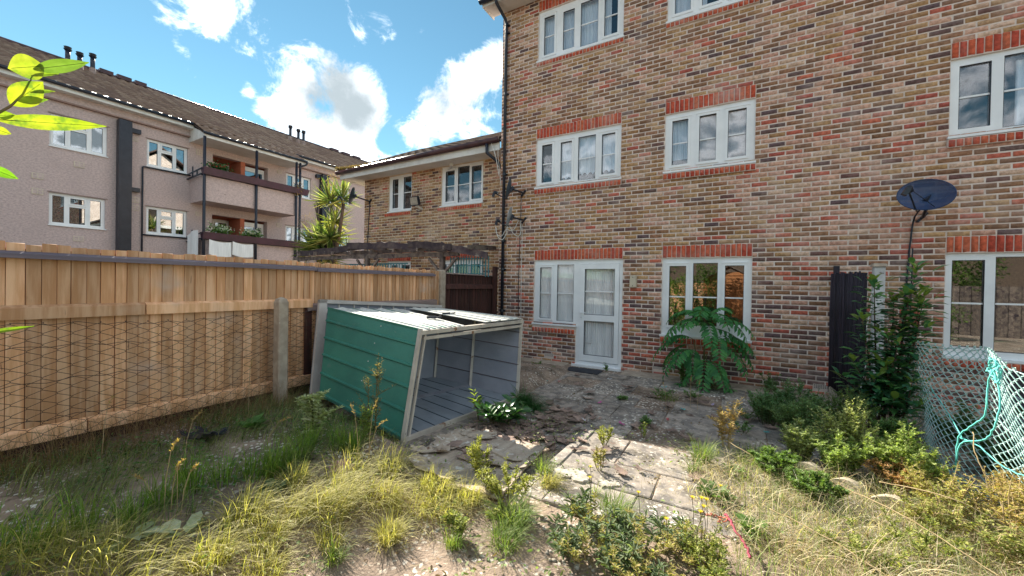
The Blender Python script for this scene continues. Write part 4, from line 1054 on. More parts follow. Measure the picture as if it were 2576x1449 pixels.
cable([(-4.66, 7.2, 1.26), (-4.60, 7.2, 1.05), (-4.52, 7.25, .98), (-4.45, 7.3, 1.1), (-4.42, 7.3, 1.24), (-4.36, 7.3, 1.27), (-4.30, 7.35, 1.12), (-4.2, 7.4, 1.06), (-4.15, 7.42, 1.15), (-4.17, 7.42, 1.4)], .009, 'white', 'slack loops of white cable hanging below the lower dish')
cable([(-4.64, 7.2, 1.24), (-4.62, 7.2, 1.10), (-4.5, 7.2, 1.05), (-4.42, 7.25, 1.2), (-4.35, 7.3, 1.18), (-4.27, 7.35, 1.22), (-4.2, 7.4, 1.4)], .008, 'white', 'second white cable loop tangled below the lower dish')
cable([(2.02, 7.1, 1.10), (2.03, 7.40, 1.0), (2.01, 7.43, .7), (1.99, 7.43, .3), (1.965, 7.43, -.2), (1.95, 7.43, -1.0)], .010, 'black', 'black cable hanging from the large blue dish down the wall')
cable([(2.03, 7.42, .60), (2.035, 7.43, .3), (2.03, 7.43, .05), (2.02, 7.43, -1.0)], .008, 'black', 'second black cable beside the first below the large blue dish')
cable([(-9.56, 7.88, 2.38), (-9.60, 7.885, 1.9), (-9.64, 7.885, 1.3), (-9.66, 7.885, .6)], .012, 'black', 'black cable down the left edge of the lower brick house')
cable([(-4.95, 7.36, 3.3), (-4.88, 7.35, 3.1), (-4.80, 7.38, 2.85), (-4.74, 7.42, 2.45)], .008, 'white', 'pale cable from the lower gutter to the corner of the tall house')
cable([(-4.72, 7.42, 3.28), (-4.76, 7.40, 3.0), (-4.73, 7.42, 2.6), (-4.68, 7.43, 2.2)], .006, 'white', 'thin pale cable hanging at the corner of the tall house')
lampm = mat('yellowed_plastic', (.55, .48, .36), (.46, .40, .30), scale=6, rough=.5, bump=.05)
l = empty('wall_lamp', (-1.727, YM, .105), 'beige oblong bulkhead lamp on the wall right of the door', 'lamp')
noloc(MB().fbox(FM, -1.79, -1.664, -.01, .215, .005, .03).obj('backplate', lampm), l)
noloc(MB().hexa([FM.p(-1.785, -.005, .09), FM.p(-1.67, -.005, .09), FM.p(-1.665, -.01, .03), FM.p(-1.79, -.01, .03), FM.p(-1.78, .20, .075), FM.p(-1.675, .20, .075), FM.p(-1.665, .213, .03), FM.p(-1.79, .213, .03)]).obj('cover', lampm), l)
for v in (.02, .18): noloc(MB().tube([FM.p(-1.727, v, .08), FM.p(-1.727, v, .093)], .008, 8).obj('screw', 'black'), l)
l = empty('flood_light', (-7.5, YC, 2.12), 'black floodlight with silver reflector between the upper windows of the lower house', 'lamp')
def P8(cx, cy, cz, w, h, d, tx=.0): return [(cx - w / 2, cy - d / 2, cz - h / 2), (cx + w / 2, cy - d / 2, cz - h / 2), (cx + w / 2, cy + d / 2, cz - h / 2 + .05), (cx - w / 2, cy + d / 2, cz - h / 2 + .05), (cx - w / 2, cy - d / 2 + tx, cz + h / 2), (cx + w / 2, cy - d / 2 + tx, cz + h / 2), (cx + w / 2, cy + d / 2 + tx, cz + h / 2), (cx - w / 2, cy + d / 2 + tx, cz + h / 2)]
noloc(MB().hexa(P8(-7.52, 7.68, 2.17, .30, .24, .07, -.06)).obj('housing', 'black'), l)
noloc(MB().hexa(P8(-7.52, 7.64, 2.17, .25, .19, .012, -.05)).obj('lamp_face', mat('silver', (.45, .42, .36), (.3, .28, .25), scale=10, rough=.3, metal=.5)), l)
noloc(MB().beam((-7.50, 7.9, 2.0), (-7.50, 7.68, 2.06), .06, .05).tube([(-7.5, 7.88, 2.0), (-7.6, 7.88, 1.97), (-7.7, 7.885, 2.02)], .008, 5).obj('bracket', 'white'), l)
l = empty('security_light', (-6.35, 7.88, 2.95), 'small white spotlight under the eaves above the wide window', 'lamp')
noloc(MB().tube([(-6.5, 7.86, 2.97), (-6.42, 7.78, 2.99), (-6.33, 7.70, 3.0)], [.02, .03, .05], 8).beam((-6.6, 7.88, 2.96), (-6.42, 7.80, 2.98), .03, .03).obj('spot_head', 'white'), l)

# ================================================================ the collapsed metal shed
GREEN = mat('green_shed_paint', (.045, .20, .15), (.035, .16, .125), scale=2.5, rough=.42, bump=.35, bscale=5, bdist=.02, spots=((.10, .20, .17), 3, .62, .75), spots2=((.16, .22, .20), 30, .70, .73))
GREY = mat('grey_liner', (.26, .27, .31), (.21, .22, .26), scale=2, rough=.5, bump=.3, bscale=5, bdist=.02, spots=((.18, .165, .19), 3, .60, .75))
CREAM = mat('cream_shed_trim', (.52, .47, .41), (.40, .35, .30), scale=4, rough=.55, bump=.15, spots=((.22, .10, .045), 6, .60, .68), spots2=((.12, .09, .07), 14, .66, .72))
SILV = mat('pale_sheet_back', (.70, .70, .66), (.60, .60, .56), scale=2, rough=.45, bump=.05, spots=((.40, .38, .34), 5, .64, .74))
N0, F0 = V(-2.894, 2.839, -1.60), V(-2.694, 4.789, -1.60); N1, F1 = V(-3.03, 3.21, -.525), V(-2.87, 5.20, -.535)
Bn0, Bf0 = V(-4.15, 2.75, -1.31), V(-4.08, 4.62, -1.46); Bn1, Bf1 = V(-4.30, 2.95, -.33), V(-4.35, 5.03, -.45)
shed = empty('metal_shed', (-3.4, 3.9, -1.6), 'green metal garden shed tipped over without doors, grey inside', 'shed')
def bil(c00, c10, c11, c01):
    def f(a, b, n=0.):
        p = (c00 * (1 - a) + c10 * a) * (1 - b) + (c01 * (1 - a) + c11 * a) * b
        nn_ = (c10 - c00).cross(c01 - c00).normalized()
        return p + nn_ * n
    return f
def panel(f, a0, a1, b0, b1, th, name, m, parent=shed, ribs=(), axis=0, rib_h=.018, rib_w=.05, mi=None, inner=None):
    mb = MB()
    G_ = lambda n: (lambda s, t: f(a0 + (a1 - a0) * s, b0 + (b1 - b0) * t, n))
    mb.grid(G_(0), 12, 12); mb.grid(G_(-th), 12, 12)
    o = noloc(mb.obj(name, m), parent)
    for r_ in ribs:
        rb = MB(); w = rib_w
        if axis == 0:   # ribs run along a, at height b=r_
            q = [(a0, r_ - w), (a1, r_ - w), (a1, r_ + w), (a0, r_ + w)]; t = [(a0, r_ - w * .45), (a1, r_ - w * .45), (a1, r_ + w * .45), (a0, r_ + w * .45)]
        else:
            q = [(r_ - w, b0), (r_ + w, b0), (r_ + w, b1), (r_ - w, b1)]; t = [(r_ - w * .45, b0), (r_ + w * .45, b0), (r_ + w * .45, b1), (r_ - w * .45, b1)]
        rb.hexa([f(x, y, .0005) for x, y in q] + [f(x, y, rib_h) for x, y in t])
        ro = rb.obj('rib', m); ro.parent = o; ro.matrix_local = Matrix.Translation(-Vector(parent.location)).inverted() @ Matrix.Translation(-Vector(parent.location))
    return o
near = bil(Bn0, N0, N1, Bn1)       # a: back -> front, b: down -> up ; normal?
nrm = (N0 - Bn0).cross(Bn1 - Bn0)
sgn = 1 if nrm.y < 0 else -1
def nearf(a, b, n=0.): return near(a, b, n * sgn)
panel(nearf, 0, 1, 0, 1, .006, 'side_panel', GREEN, ribs=(.035, .25, .46, .657, .857), rib_w=.016, rib_h=.020)
nin = MB().grid(lambda s, t: nearf(s, t, -.010), 12, 12)
noloc(nin.obj('liner', GREY), shed)
sc_ = MB()
for i, b in enumerate((.95, .86, .76, .66, .56, .46, .35)): sc_.tube([nearf(.60 - .02 * i, b, 0), nearf(.60 - .02 * i, b, .006)], .006, 6)
for b in (.835, .63, .43): sc_.tube([nearf(.985, b + .02, 0), nearf(.985, b + .02, .006)], .007, 6)
tag(noloc(sc_.obj('screw', 'white'), shed), kind='stuff')
farf_ = bil(Bf0, F0, F1, Bf1)
def farf(a, b, n=0.): return farf_(a, b, n * sgn)     # + n towards -Y = inside
panel(farf, 0, 1, 0, 1, .006, 'side_panel', GREY, ribs=(.20, .42, .64, .84), rib_w=.018, rib_h=-.014)
for b in (.20, .42, .64, .84):
    noloc(MB().hexa([farf(.0, b - .012, .002), farf(1, b - .012, .002), farf(1, b - .006, .002), farf(0, b - .006, .002), farf(.0, b - .012, .010), farf(1, b - .012, .010), farf(1, b - .006, .010), farf(0, b - .006, .010)]).obj('seam', 'black' if False else 'gutter'), shed)
back = bil(Bn0, Bf0, Bf1, Bn1)
def backf(a, b, n=0.): return back(a, b, n)
bn = (Bf0 - Bn0).cross(Bn1 - Bn0); bs_ = 1 if bn.x > 0 else -1
panel(lambda a, b, n=0.: back(a, b, n * bs_), 0, 1, 0, 1, .006, 'back_panel', GREY, ribs=(.25, .5, .75), axis=1, rib_w=.012, rib_h=.012)
floor = bil(Bn0, N0, F0, Bf0); fs_ = 1 if (N0 - Bn0).cross(Bf0 - Bn0).z > 0 else -1
MT['floorp'] = mat('blue_grey_liner', (.235, .27, .31), (.18, .21, .245), scale=2.5, rough=.5, bump=.08, spots=((.10, .11, .12), 3.5, .58, .72))
def floorf(a, b, n=0.): return floor(a, b, n * fs_ + .012)
panel(floorf, 0, 1, 0, 1, .006, 'floor_panel', 'floorp')
for b in (.12, .24, .36, .48, .60, .72, .86):
    for db in (0,):
        noloc(MB().hexa([floorf(0, b + db, .001), floorf(1, b + db, .001), floorf(1, b + db + .005, .001), floorf(0, b + db + .005, .001), floorf(0, b + db, .006), floorf(1, b + db, .006), floorf(1, b + db + .005, .006), floorf(0, b + db + .005, .006)]).obj('floor_seam', 'dishblue'), shed)
noloc(MB().hexa([floorf(.42, 0, .002), floorf(.47, 0, .002), floorf(.47, 1, .002), floorf(.42, 1, .002), floorf(.42, 0, .014), floorf(.47, 0, .014), floorf(.47, 1, .014), floorf(.42, 1, .014)]).obj('floor_strip', GREY), shed)
top = bil(Bn1, N1, F1, Bf1); ts_ = 1 if (N1 - Bn1).cross(Bf1 - Bn1).z > 0 else -1
def topf(a, b, n=0.): return top(a, b, n * ts_)
def topq(q, name, m, h0=0., h1=.008):
    return noloc(MB().hexa([topf(x, y, h0) for x, y in q] + [topf(x, y, h1) for x, y in q]).obj(name, m), shed)
t1 = [(.0, .0), (1, .0), (1, .36), (.0, .60)]
topq(t1, 'top_panel', SILV)
for s in (.13, .26, .38, .50, .62, .72, .84):
    q = [(0, s * .60), (1, s * .36 / .6 * .6), (1, s * .36 + .018), (0, s * .60 + .022)]
    topq(q, 'rib', SILV if s in (.13, .38, .62, .84) else GREEN, .0085, .022 if s in (.13, .38, .62, .84) else .012)
t2 = [(-.0, .66), (1, .56), (1, 1), (0, 1)]
topq(t2, 'top_panel', SILV, .02, .028)
for s in (.1, .35, .6, .85):
    q = [(0, .66 + s * .34), (1, .56 + s * .44), (1, .57 + s * .44 + .012), (0, .67 + s * .34 + .012)]
    topq(q, 'rib', SILV, .0285, .045)
for p in ((.62, .33), (.45, .62)):
    noloc(MB().beam(topf(p[0], p[1], .03), topf(p[0] + .05, p[1] + .04, .04), .04, .03).beam(topf(p[0] + .05, p[1] + .03, .03), topf(p[0] + .10, p[1] + .05, .06), .02, .02).obj('roller_bracket', 'black'), shed)
# frame round the opening
for a, b, w, h, nm in ((N1 + V(.0, -.02, -.02), F1 + V(0, .02, -.02), .045, .06, 'top_frame'), (N1 + V(.012, .02, -.085), F1 + V(.012, -.02, -.085), .035, .035, 'door_track'), (N0 + V(.01, 0, .02), F0 + V(.01, 0, .02), .05, .035, 'bottom_frame'),
                       (N0 + V(.0, -.01, 0), N1 + V(.0, -.01, .02), .03, .045, 'corner_frame'), (N0 + V(.012, .05, 0), N1 + V(.012, .05, -.05), .02, .03, 'corner_frame'), (F0 + V(.0, .01, 0), F1 + V(.0, .01, .02), .03, .04, 'corner_frame')):
    noloc(MB().beam(a, b, w, h, (1, 0, 0)).obj(nm, CREAM), shed)
for a in (.47,): noloc(MB().beam(farf(a, .0, .02), farf(a, 1, .02), .035, .02).obj('inner_stud', CREAM), shed)
noloc(MB().beam(farf(.02, .0, .02), farf(.02, 1, .02), .03, .02).obj('inner_stud', CREAM), shed)
noloc(MB().beam(topf(0, .0, .01), topf(1, 0, .01), .012, .02).obj('edge_trim', GREEN), shed)
# roof panel leaning on the fence behind
rp = empty('shed_roof_panel', (-4.6, 4.2, -1.45), 'cream framed shed roof panel leaning on the fence behind the metal shed', 'panel')
RP = bil(V(-4.42, 2.80, -1.44), V(-4.42, 5.35, -1.5), V(-4.70, 5.47, -.40), V(-4.66, 3.06, -.235))
rs_ = 1 if (V(-4.42, 5.35, -1.5) - V(-4.42, 2.86, -1.44)).cross(V(-4.66, 3.06, -.235) - V(-4.42, 2.86, -1.44)).x > 0 else -1
def rpf(a, b, n=0.): return RP(a, b, n * rs_)
noloc(MB().hexa([rpf(0, 0, 0), rpf(1, 0, 0), rpf(1, 0, -.01), rpf(0, 0, -.01), rpf(0, 1, 0), rpf(1, 1, 0), rpf(1, 1, -.01), rpf(0, 1, -.01)]).obj('sheet', GREY), rp)
TRIM = mat('pale_trim', (.56, .52, .49), (.47, .43, .40), scale=4, rough=.6, bump=.1, spots=((.3, .2, .14), 7, .66, .74))
for q in ([(0, 0), (.045, 0), (.045, 1), (0, 1)], [(0, .96), (1, .96), (1, 1.0), (0, 1.0)], [(.045, .86), (.98, .86), (.98, .90), (.045, .90)]):
    noloc(MB().hexa([rpf(x, y, .001) for x, y in q] + [rpf(x, y, .035) for x, y in q]).obj('frame_strip', TRIM), rp)
for i in range(9):
    a = .12 + i * .1
    noloc(MB().hexa([rpf(x, y, .001) for x, y in ((a, .90), (a + .006, .90), (a + .006, .96), (a, .96))] + [rpf(x, y, .02) for x, y in ((a, .90), (a + .006, .90), (a + .006, .96), (a, .96))]).obj('rib', TRIM), rp)

# ================================================================ rotten board in front of the shed
MT['ply'] = mat('peeling_plywood', (.47, .39, .31), (.34, .27, .21), scale=5, stretch=(2.5, .6, 1), rough=.95, bump=.7, bscale=18, bdist=.01, spots=((.15, .08, .05), 7, .60, .70), spots2=((.62, .58, .52), 12, .58, .66))
MT['flake'] = mat('rotten_wood_flake', (.29, .205, .165), (.17, .12, .10), scale=9, stretch=(2, .6, 1), rough=.95, bump=.6, bscale=30, rnd=.35)
def ragged_sheet(name, cx, cy, L, Wd, ang, z, th, m, lab=None, cat=None, seed=0, rough_=.04, curl=.0, parent=None, group=None, n=10):
    r = random.Random(seed); per_ = []
    for i in range(n): per_.append((-L / 2 + L * i / n, -Wd / 2 + r.uniform(-1, 1) * rough_))
    for i in range(n): per_.append((L / 2 + r.uniform(-1, 1) * rough_, -Wd / 2 + Wd * i / n))
    for i in range(n): per_.append((L / 2 - L * i / n, Wd / 2 + r.uniform(-1, 1) * rough_))
    for i in range(n): per_.append((-L / 2 + r.uniform(-1, 1) * rough_, Wd / 2 - Wd * i / n))
    ca, sa = math.cos(ang), math.sin(ang); mb = MB(); N = len(per_)
    def P(x, y, dz):
        rr = (x / (L / 2)) ** 2 + (y / (Wd / 2)) ** 2
        return (cx + x * ca - y * sa, cy + x * sa + y * ca, z + dz + curl * rr * (1 + .4 * math.sin(x * 17 + y * 11)) + .006 * math.sin(x * 13 + seed) * math.sin(y * 11))
    rings = [1, .66, .33]
    for s in rings: mb.v += [P(x * s, y * s, 0) for x, y in per_]
    mb.v.append(P(0, 0, 0)); c = len(mb.v) - 1
    for k in range(2):
        for i in range(N): mb.f.append((k * N + i, k * N + (i + 1) % N, (k + 1) * N + (i + 1) % N, (k + 1) * N + i)); mb.m.append(0)
    for i in range(N): mb.f.append((2 * N + i, 2 * N + (i + 1) % N, c)); mb.m.append(0)
    b0 = len(mb.v); mb.v += [P(x, y, -th) for x, y in per_]
    for i in range(N): mb.f.append((b0 + i, b0 + (i + 1) % N, (i + 1) % N, i)); mb.m.append(0)
    mb.f.append(tuple(b0 + i for i in reversed(range(N)))); mb.m.append(0)
    o = mb.obj(name, m, None, label=lab, cat=cat, group=group)
    if parent: noloc(o, parent)
    return o
ply = empty('plywood_board', (-2.05, 2.9, -1.58), 'rotten delaminating plywood board lying in front of the shed opening', 'board')
ragged_sheet('board_sheet', -2.06, 2.88, 1.02, 1.02, .10, -1.558, .018, 'ply', seed=3, rough_=.012, parent=ply)
ragged_sheet('board_sheet', -2.06, 2.88, .98, 1.00, .10, -1.582, .012, 'flake', seed=13, rough_=.02, parent=ply)
for i, (x, y, l, w, a, c) in enumerate([(-2.15, 3.15, .55, .42, .3, .01), (-1.85, 3.12, .5, .35, -.1, .012), (-2.38, 3.0, .4, .3, .6, .01), (-1.95, 2.86, .42, .2, .2, .01), (-2.3, 3.28, .35, .22, .1, .015), (-1.72, 2.95, .3, .25, .5, .008), (-2.1, 3.0, .3, .16, .9, .012), (-2.45, 2.72, .36, .1, .4, .016), (-2.2, 2.45, .5, .12, -.2, .02)]):
    ragged_sheet('peeled_ply', x, y, l, w, a, -1.552 + .004 * (i % 3), .003, 'ply' if i % 3 else 'flake', seed=20 + i, rough_=.03, curl=c, parent=ply)
# flakes of rotten wood scattered over the slabs
r = random.Random(5); fmes = []
for i in range(8):
    o = ragged_sheet('wood_flake', 0, 0, .13, .06, 0, 0, .003, 'flake', seed=50 + i, rough_=.016, curl=.006, n=4); fmes.append(o.data); bpy.data.objects.remove(o)
fe = empty('wood_flakes', (-2.1, 3.9, -1.6), 'brown flakes of rotten wood scattered on the shaded slabs by the shed', 'debris')
for i in range(240):
    t = r.random()
    if t < .6: x, y = r.gauss(-2.0, .28), r.gauss(3.65, .22)
    elif t < .8: x, y = r.gauss(-1.75, .3), r.gauss(4.3, .35)
    else: x, y = r.uniform(-2.6, .6), r.uniform(3.3, 6.8)
    if x < -2.62 or (y < 3.4 and x < -1.5): continue
    M = Matrix.Translation((x, y, -1.590 + r.random() * .022)) @ Matrix.Rotation(r.uniform(0, 6.3), 4, 'Z') @ Matrix.Rotation(r.gauss(0, .12), 4, 'X') @ Matrix.Scale(r.uniform(.35, 1.5), 4)
    o = inst('wood_flake', fmes[i % 8], fe, Matrix.Translation(-Vector(fe.location)) @ M)
MT['flint'] = mat('pale_lichen_stone', (.52, .48, .42), (.34, .30, .25), scale=14, rough=.95, bump=.6, bscale=40, spots=((.2, .17, .14), 10, .62, .7))
ragged_sheet('flat_stone', -1.20, 3.10, .28, .15, .2, -1.585, .02, 'flint', 'pale flaky flat stone on the lit ground beyond the board corner', 'stone', seed=71, rough_=.03)
ragged_sheet('flat_stone', -.88, 3.12, .15, .08, .5, -1.588, .02, 'flint', 'smaller pale flat stone right of the flaky one in the sun', 'stone', seed=72, rough_=.02)
# scalloped concrete edging
MT['edging'] = mat('concrete_edging', (.50, .43, .33), (.38, .32, .25), scale=8, rough=.95, bump=.5, bscale=60, spots=((.62, .56, .46), 10, .6, .7))
labs = ['left piece of the scalloped concrete lawn edging in the weeds', 'middle piece of the scalloped concrete lawn edging in the weeds', 'right piece of the scalloped concrete lawn edging, half buried']
for i, (x, y, a) in enumerate([(.44, 4.30, -.62), (.66, 4.10, -.60), (.88, 3.93, -.45)]):
    F = Frame((x, y, -1.66), (math.cos(a), math.sin(a), 0), (-math.sin(a) * -1 * -1, -math.cos(a) * -1 * -1, 0))
    F.n = Vector((math.sin(a), -math.cos(a), 0)); mb = MB(); n = 10; w = .27
    pts = [(0, -.05)] + [(w * t / n, .10 + .065 * math.sin(math.pi * t / n)) for t in range(n + 1)] + [(w, -.05)]
    pts = [(0, -.05)] + pts[1:-1] + [(w, -.05)]
    N = len(pts)
    mb.v = [tuple(F.p(u, v, .03)) for u, v in pts] + [tuple(F.p(u, v, -.03)) for u, v in pts]
    mb.f = [tuple(range(N)), tuple(reversed(range(N, 2 * N)))] + [(j, N + j, N + (j + 1) % N, (j + 1) % N) for j in range(N)]; mb.m = [0] * len(mb.f)
    mb.obj('lawn_edging', 'edging', label=labs[i], cat='edging')
ragged_sheet('plastic_rag', -4.1, 1.62, .34, .18, .4, -1.40, .004, 'black', 'crumpled dark plastic rag in the shaded grass near the fence', 'rag', seed=77, rough_=.04, curl=.03)
MB().box((-2.86, 6.86, -1.60), (-2.20, 7.22, -1.585)).obj('door_mat', mat('dark_door_mat', (.04, .045, .055), (.03, .03, .04), scale=30, rough=1, bump=.6, bscale=200), label='flat dark door mat on the slabs below the glazed door', cat='mat')
o = MB().tube([(-2.72, 2.0, -1.555), (-2.72, 2.0, -1.54), (-2.72, 2.0, -1.50), (-2.72, 2.0, -1.46), (-2.72, 2.0, -1.435), (-2.72, 2.0, -1.425)], [.05, .085, .105, .09, .055, .01], 16).obj('ball', mat('faded_pink_rubber', (.55, .25, .24), (.50, .33, .30), scale=9, rough=.6, bump=.1), smooth=True, label='faded pink ball half hidden in the sunlit grass', cat='ball')
# litter
cols = {'teal': (.15, .5, .5), 'pink': (.6, .12, .35), 'white': (.75, .75, .78), 'red': (.5, .06, .08), 'lilac': (.5, .4, .6)}
lm_ = {k_: mat(k_ + '_wrapper', c, tuple(x * .7 for x in c), scale=20, rough=.4, bump=0) for k_, c in cols.items()}
for i, (x, y, c, d) in enumerate([(-1.02, 6.55, 'teal', 'near the wall ledge'), (-1.62, 5.18, 'pink', 'on the shaded slabs in front of the door'), (-1.15, 4.52, 'pink', 'just beyond the sunlit corner of the slabs'), (.28, 5.15, 'teal', 'on the shaded slabs beside the dry weed'),
        (-2.55, 5.95, 'red', 'on the slabs near the shed side'), (-2.75, 5.85, 'teal', 'at the shaded slab joint near the shed'), (-.30, 5.95, 'lilac', 'beyond the small green patch on the slabs'), (-1.55, 4.4, 'white', 'flat on the slabs behind the sunlit edge'), (-2.25, 4.35, 'white', 'among the wood flakes by the shed'), (-.62, 5.5, 'teal', 'beside the low green weeds on the slabs'), (-1.9, 6.6, 'white', 'in front of the door mat'), (-.72, 4.98, 'red', 'in the middle of the shaded patio')]):
    ragged_sheet('wrapper', x, y, .075, .03, i * 1.3, -1.582, .002, lm_[c], f'small {c} scrap of litter {d}', 'litter', seed=90 + i, rough_=.01, curl=.008, n=4)
string([(-.06, 3.0, -1.52), (-.03, 2.90, -1.50), (.0, 2.80, -1.50), (.05, 2.72, -1.52), (.08, 2.62, -1.54)], 'faded red rope end lying in the dry grass', .008, mat('faded_red_rope', (.34, .05, .09), (.24, .04, .06), scale=20, rough=.8), name='rope', cat='rope', wob=.012)
string([(-.20, 2.95, -1.52), (-.15, 2.92, -1.51), (-.10, 2.95, -1.52), (-.05, 2.92, -1.51), (-.10, 2.88, -1.52)], 'frayed end of red netting beside the rope in the grass', .004, 'terracotta', name='netting', cat='netting', wob=.02)

# ================================================================ plants
def leaf_mat(name, rough=.55, transl=.35, spec=.35):
    m = mat(name, None, (.72, .78, .6), vcol=True, scale=30, rough=rough, bump=0, transl=transl, spec=spec)
    return m
MT['leaf'] = leaf_mat('leaf', .6, .38, .3)
MT['gloss'] = leaf_mat('glossy_leaf', .32, .22, .5)
MT['blade'] = leaf_mat('grass_blade', .6, .40, .25)
MT['stalk'] = mat('plant_stem', (.10, .12, .04), (.14, .10, .05), scale=20, rough=.8, bump=0)
MT['woody'] = mat('woody_stem', (.12, .07, .045), (.08, .05, .035), scale=20, rough=.9, bump=.2)
MT['dry'] = mat('dry_stalk', (.42, .32, .18), (.32, .23, .12), scale=20, rough=.9, bump=0)
MT['bark'] = mat('bark', (.14, .10, .08), (.08, .06, .05), scale=12, stretch=(1, 1, .3), rough=.95, bump=.6, bscale=30)
LT = np.array([[0, 0, 0], [.3, .42, .06], [.3, 0, 0], [.3, -.42, .06], [.68, .40, .05], [.68, 0, -.02], [.68, -.40, .05], [1, 0, -.10]])
LF = np.array([[0, 2, 1], [0, 3, 2], [1, 2, 5], [1, 5, 4], [2, 3, 6], [2, 6, 5], [4, 5, 7], [5, 6, 7]])
def basis(d, n):
    d = d / np.linalg.norm(d, axis=1)[:, None]
    s = np.cross(n, d); s /= np.linalg.norm(s, axis=1)[:, None] + 1e-9
    return d, s, np.cross(d, s)
def leaf_arrays(P, Dr, N, L, Wd):
    d, s, n = basis(Dr, N)
    L = np.asarray(L)[:, None, None]; Wd = np.asarray(Wd)[:, None, None]
    v = P[:, None, :] + d[:, None, :] * LT[None, :, 0:1] * L + s[:, None, :] * LT[None, :, 1:2] * Wd + n[:, None, :] * LT[None, :, 2:3] * L
    f = (LF[None] + (np.arange(len(P)) * 8)[:, None, None]).reshape(-1, 3)
    return v.reshape(-1, 3), f
def leaves_obj(name, P, Dr, N, L, Wd, cols, m, parent, kind='stuff'):
    v, f = leaf_arrays(P, Dr, N, L, Wd)
    if parent is not None: v = v - np.array(parent.location)
    me = npmesh(name, v, f, m, np.repeat(cols, 8, 0), smooth=True)
    o = inst(name, me, parent)
    if kind: o['kind'] = kind
    return o
def mixcol(n, a, b, var=.15):
    t = rng.random((n, 1)); c = np.array(a) * (1 - t) + np.array(b) * t
    return np.clip(c * (1 + rng.normal(0, var, (n, 1))), .005, 1)
def blades_arrays(root, az, H, lean, Wd, K=4, droop=.0):
    n = len(root); t = np.linspace(0, 1, K + 1)
    dx = np.stack([np.cos(az), np.sin(az)], 1)
    side = np.stack([-np.sin(az), np.cos(az)], 1)
    V_ = np.zeros((n, K + 1, 2, 3))
    for k, tt in enumerate(t):
        ang = lean * (.25 + .75 * tt)          # lean in radians grows to the tip
        hor = H * tt * np.sin(ang); ver = H * tt * np.cos(ang) - droop * H * tt ** 3
        c = root + np.concatenate([dx * hor[:, None], ver[:, None]], 1)
        c[:, 2] = np.maximum(c[:, 2], root[:, 2] + .004)
        w = (Wd * (1 - tt ** 2 * .92))[:, None]
        V_[:, k, 0, :2] = c[:, :2] + side * w; V_[:, k, 1, :2] = c[:, :2] - side * w; V_[:, k, :, 2] = c[:, 2:3]
    v = V_.reshape(-1, 3); f = []
    for k in range(K): f.append([2 * k, 2 * k + 1, 2 * k + 3, 2 * k + 2])
    f = (np.array(f)[None] + (np.arange(n) * 2 * (K + 1))[:, None, None]).reshape(-1, 4)
    return v, f
def grass(name, root, az, H, lean, Wd, cols, m='blade', parent=None, K=4, droop=0., **tg):
    v, f = blades_arrays(root, az, H, lean, Wd, K, droop)
    if parent is not None: v = v - np.array(parent.location)
    # root end paler, tips as given
    c = np.repeat(cols, 2 * (K + 1), 0)
    me = npmesh(name, v, f, m, c)
    return tag(inst(name, me, parent), **tg)
def onground(x, y, dz=0.): return np.stack([x, y, gz(x, y) + dz], 1)

def bushy(name, loc, lab, cat, h, spread, nst, lpb, ll, lw, ca, cb, m='leaf', stem='stalk', r=.004, up=.6, seed=0, branch=3, group=None, taper=True, droop=0., bare=.12, lean=(0, 0)):
    """weed: leaning stems with side shoots, leaves up every shoot"""
    g = np.random.default_rng(seed); e = empty(name, loc, lab, cat, group)
    B = Vector(loc); sm = MB(); P = []; Dr = []; Sz = []
    for i in range(nst):
        a = g.uniform(0, 6.28); sp = spread * math.sqrt(g.uniform(0, 1)); hh = h * g.uniform(.6, 1.0) * (1.1 - .35 * sp / max(spread, .01))
        base = B + V(math.cos(a) * sp * .35, math.sin(a) * sp * .35, 0); tip = B + V(math.cos(a) * sp + lean[0] * hh, math.sin(a) * sp + lean[1] * hh, hh)
        mid = base.lerp(tip, .5) + V(g.normal(0, .03), g.normal(0, .03), .06 * h)
        pts = [base, mid, tip]; curve = [base.lerp(mid, t / 4) .lerp(mid.lerp(tip, t / 4), t / 4) for t in range(5)]
        sm.tube(curve, [r * 1.3, r * 1.1, r, r * .8, r * .4], 4)
        shoots = [(curve, 1.)]
        for b in range(branch):
            t = g.uniform(.2, .85); q = curve[0].lerp(curve[4], t) if False else base.lerp(mid, t).lerp(mid.lerp(tip, t), t)
            d = V(g.normal(), g.normal(), up * 1.6).normalized() * h * g.uniform(.16, .34) * (1.2 - t * .6)
            c2 = [q, q + d * .5, q + d + V(0, 0, -droop * d.length)]
            sm.tube(c2, [r * .7, r * .5, r * .3], 3); shoots.append((c2, .85))
        for c, s in shoots:
            n = max(2, int(lpb * (1 if s == 1 else .55)))
            for j in range(n):
                t = bare + (1 - bare) * (j + g.random()) / n if s == 1 else g.uniform(.1, 1)
                k = min(int(t * (len(c) - 1)), len(c) - 2); p = c[k].lerp(c[k + 1], t * (len(c) - 1) - k)
                az = j * 2.4 + g.normal(0, .4)
                P.append(p[:]); Dr.append((math.cos(az), math.sin(az), g.normal(up, .3) - droop)); Sz.append((1.15 - .6 * t if taper else 1) * g.uniform(.7, 1.25) * s)
    noloc(sm.obj('stem', stem), e)
    n = len(P); P = np.array(P); Dr = np.array(Dr); Sz = np.array(Sz)
    N = np.array([0, 0, 1.]) + g.normal(0, .35, (n, 3))
    leaves_obj('foliage', P, Dr, N, ll * Sz, lw * Sz, mixcol(n, ca, cb), m, e)
    return e

YG, YG2 = (.34, .35, .08), (.52, .49, .17)
GG, GG2 = (.13, .24, .08), (.21, .33, .12)
PG, PG2 = (.24, .28, .13), (.36, .38, .20)
DG, DG2 = (.07, .16, .065), (.11, .22, .09)
TAN, TAN2 = (.50, .37, .18), (.36, .24, .11)

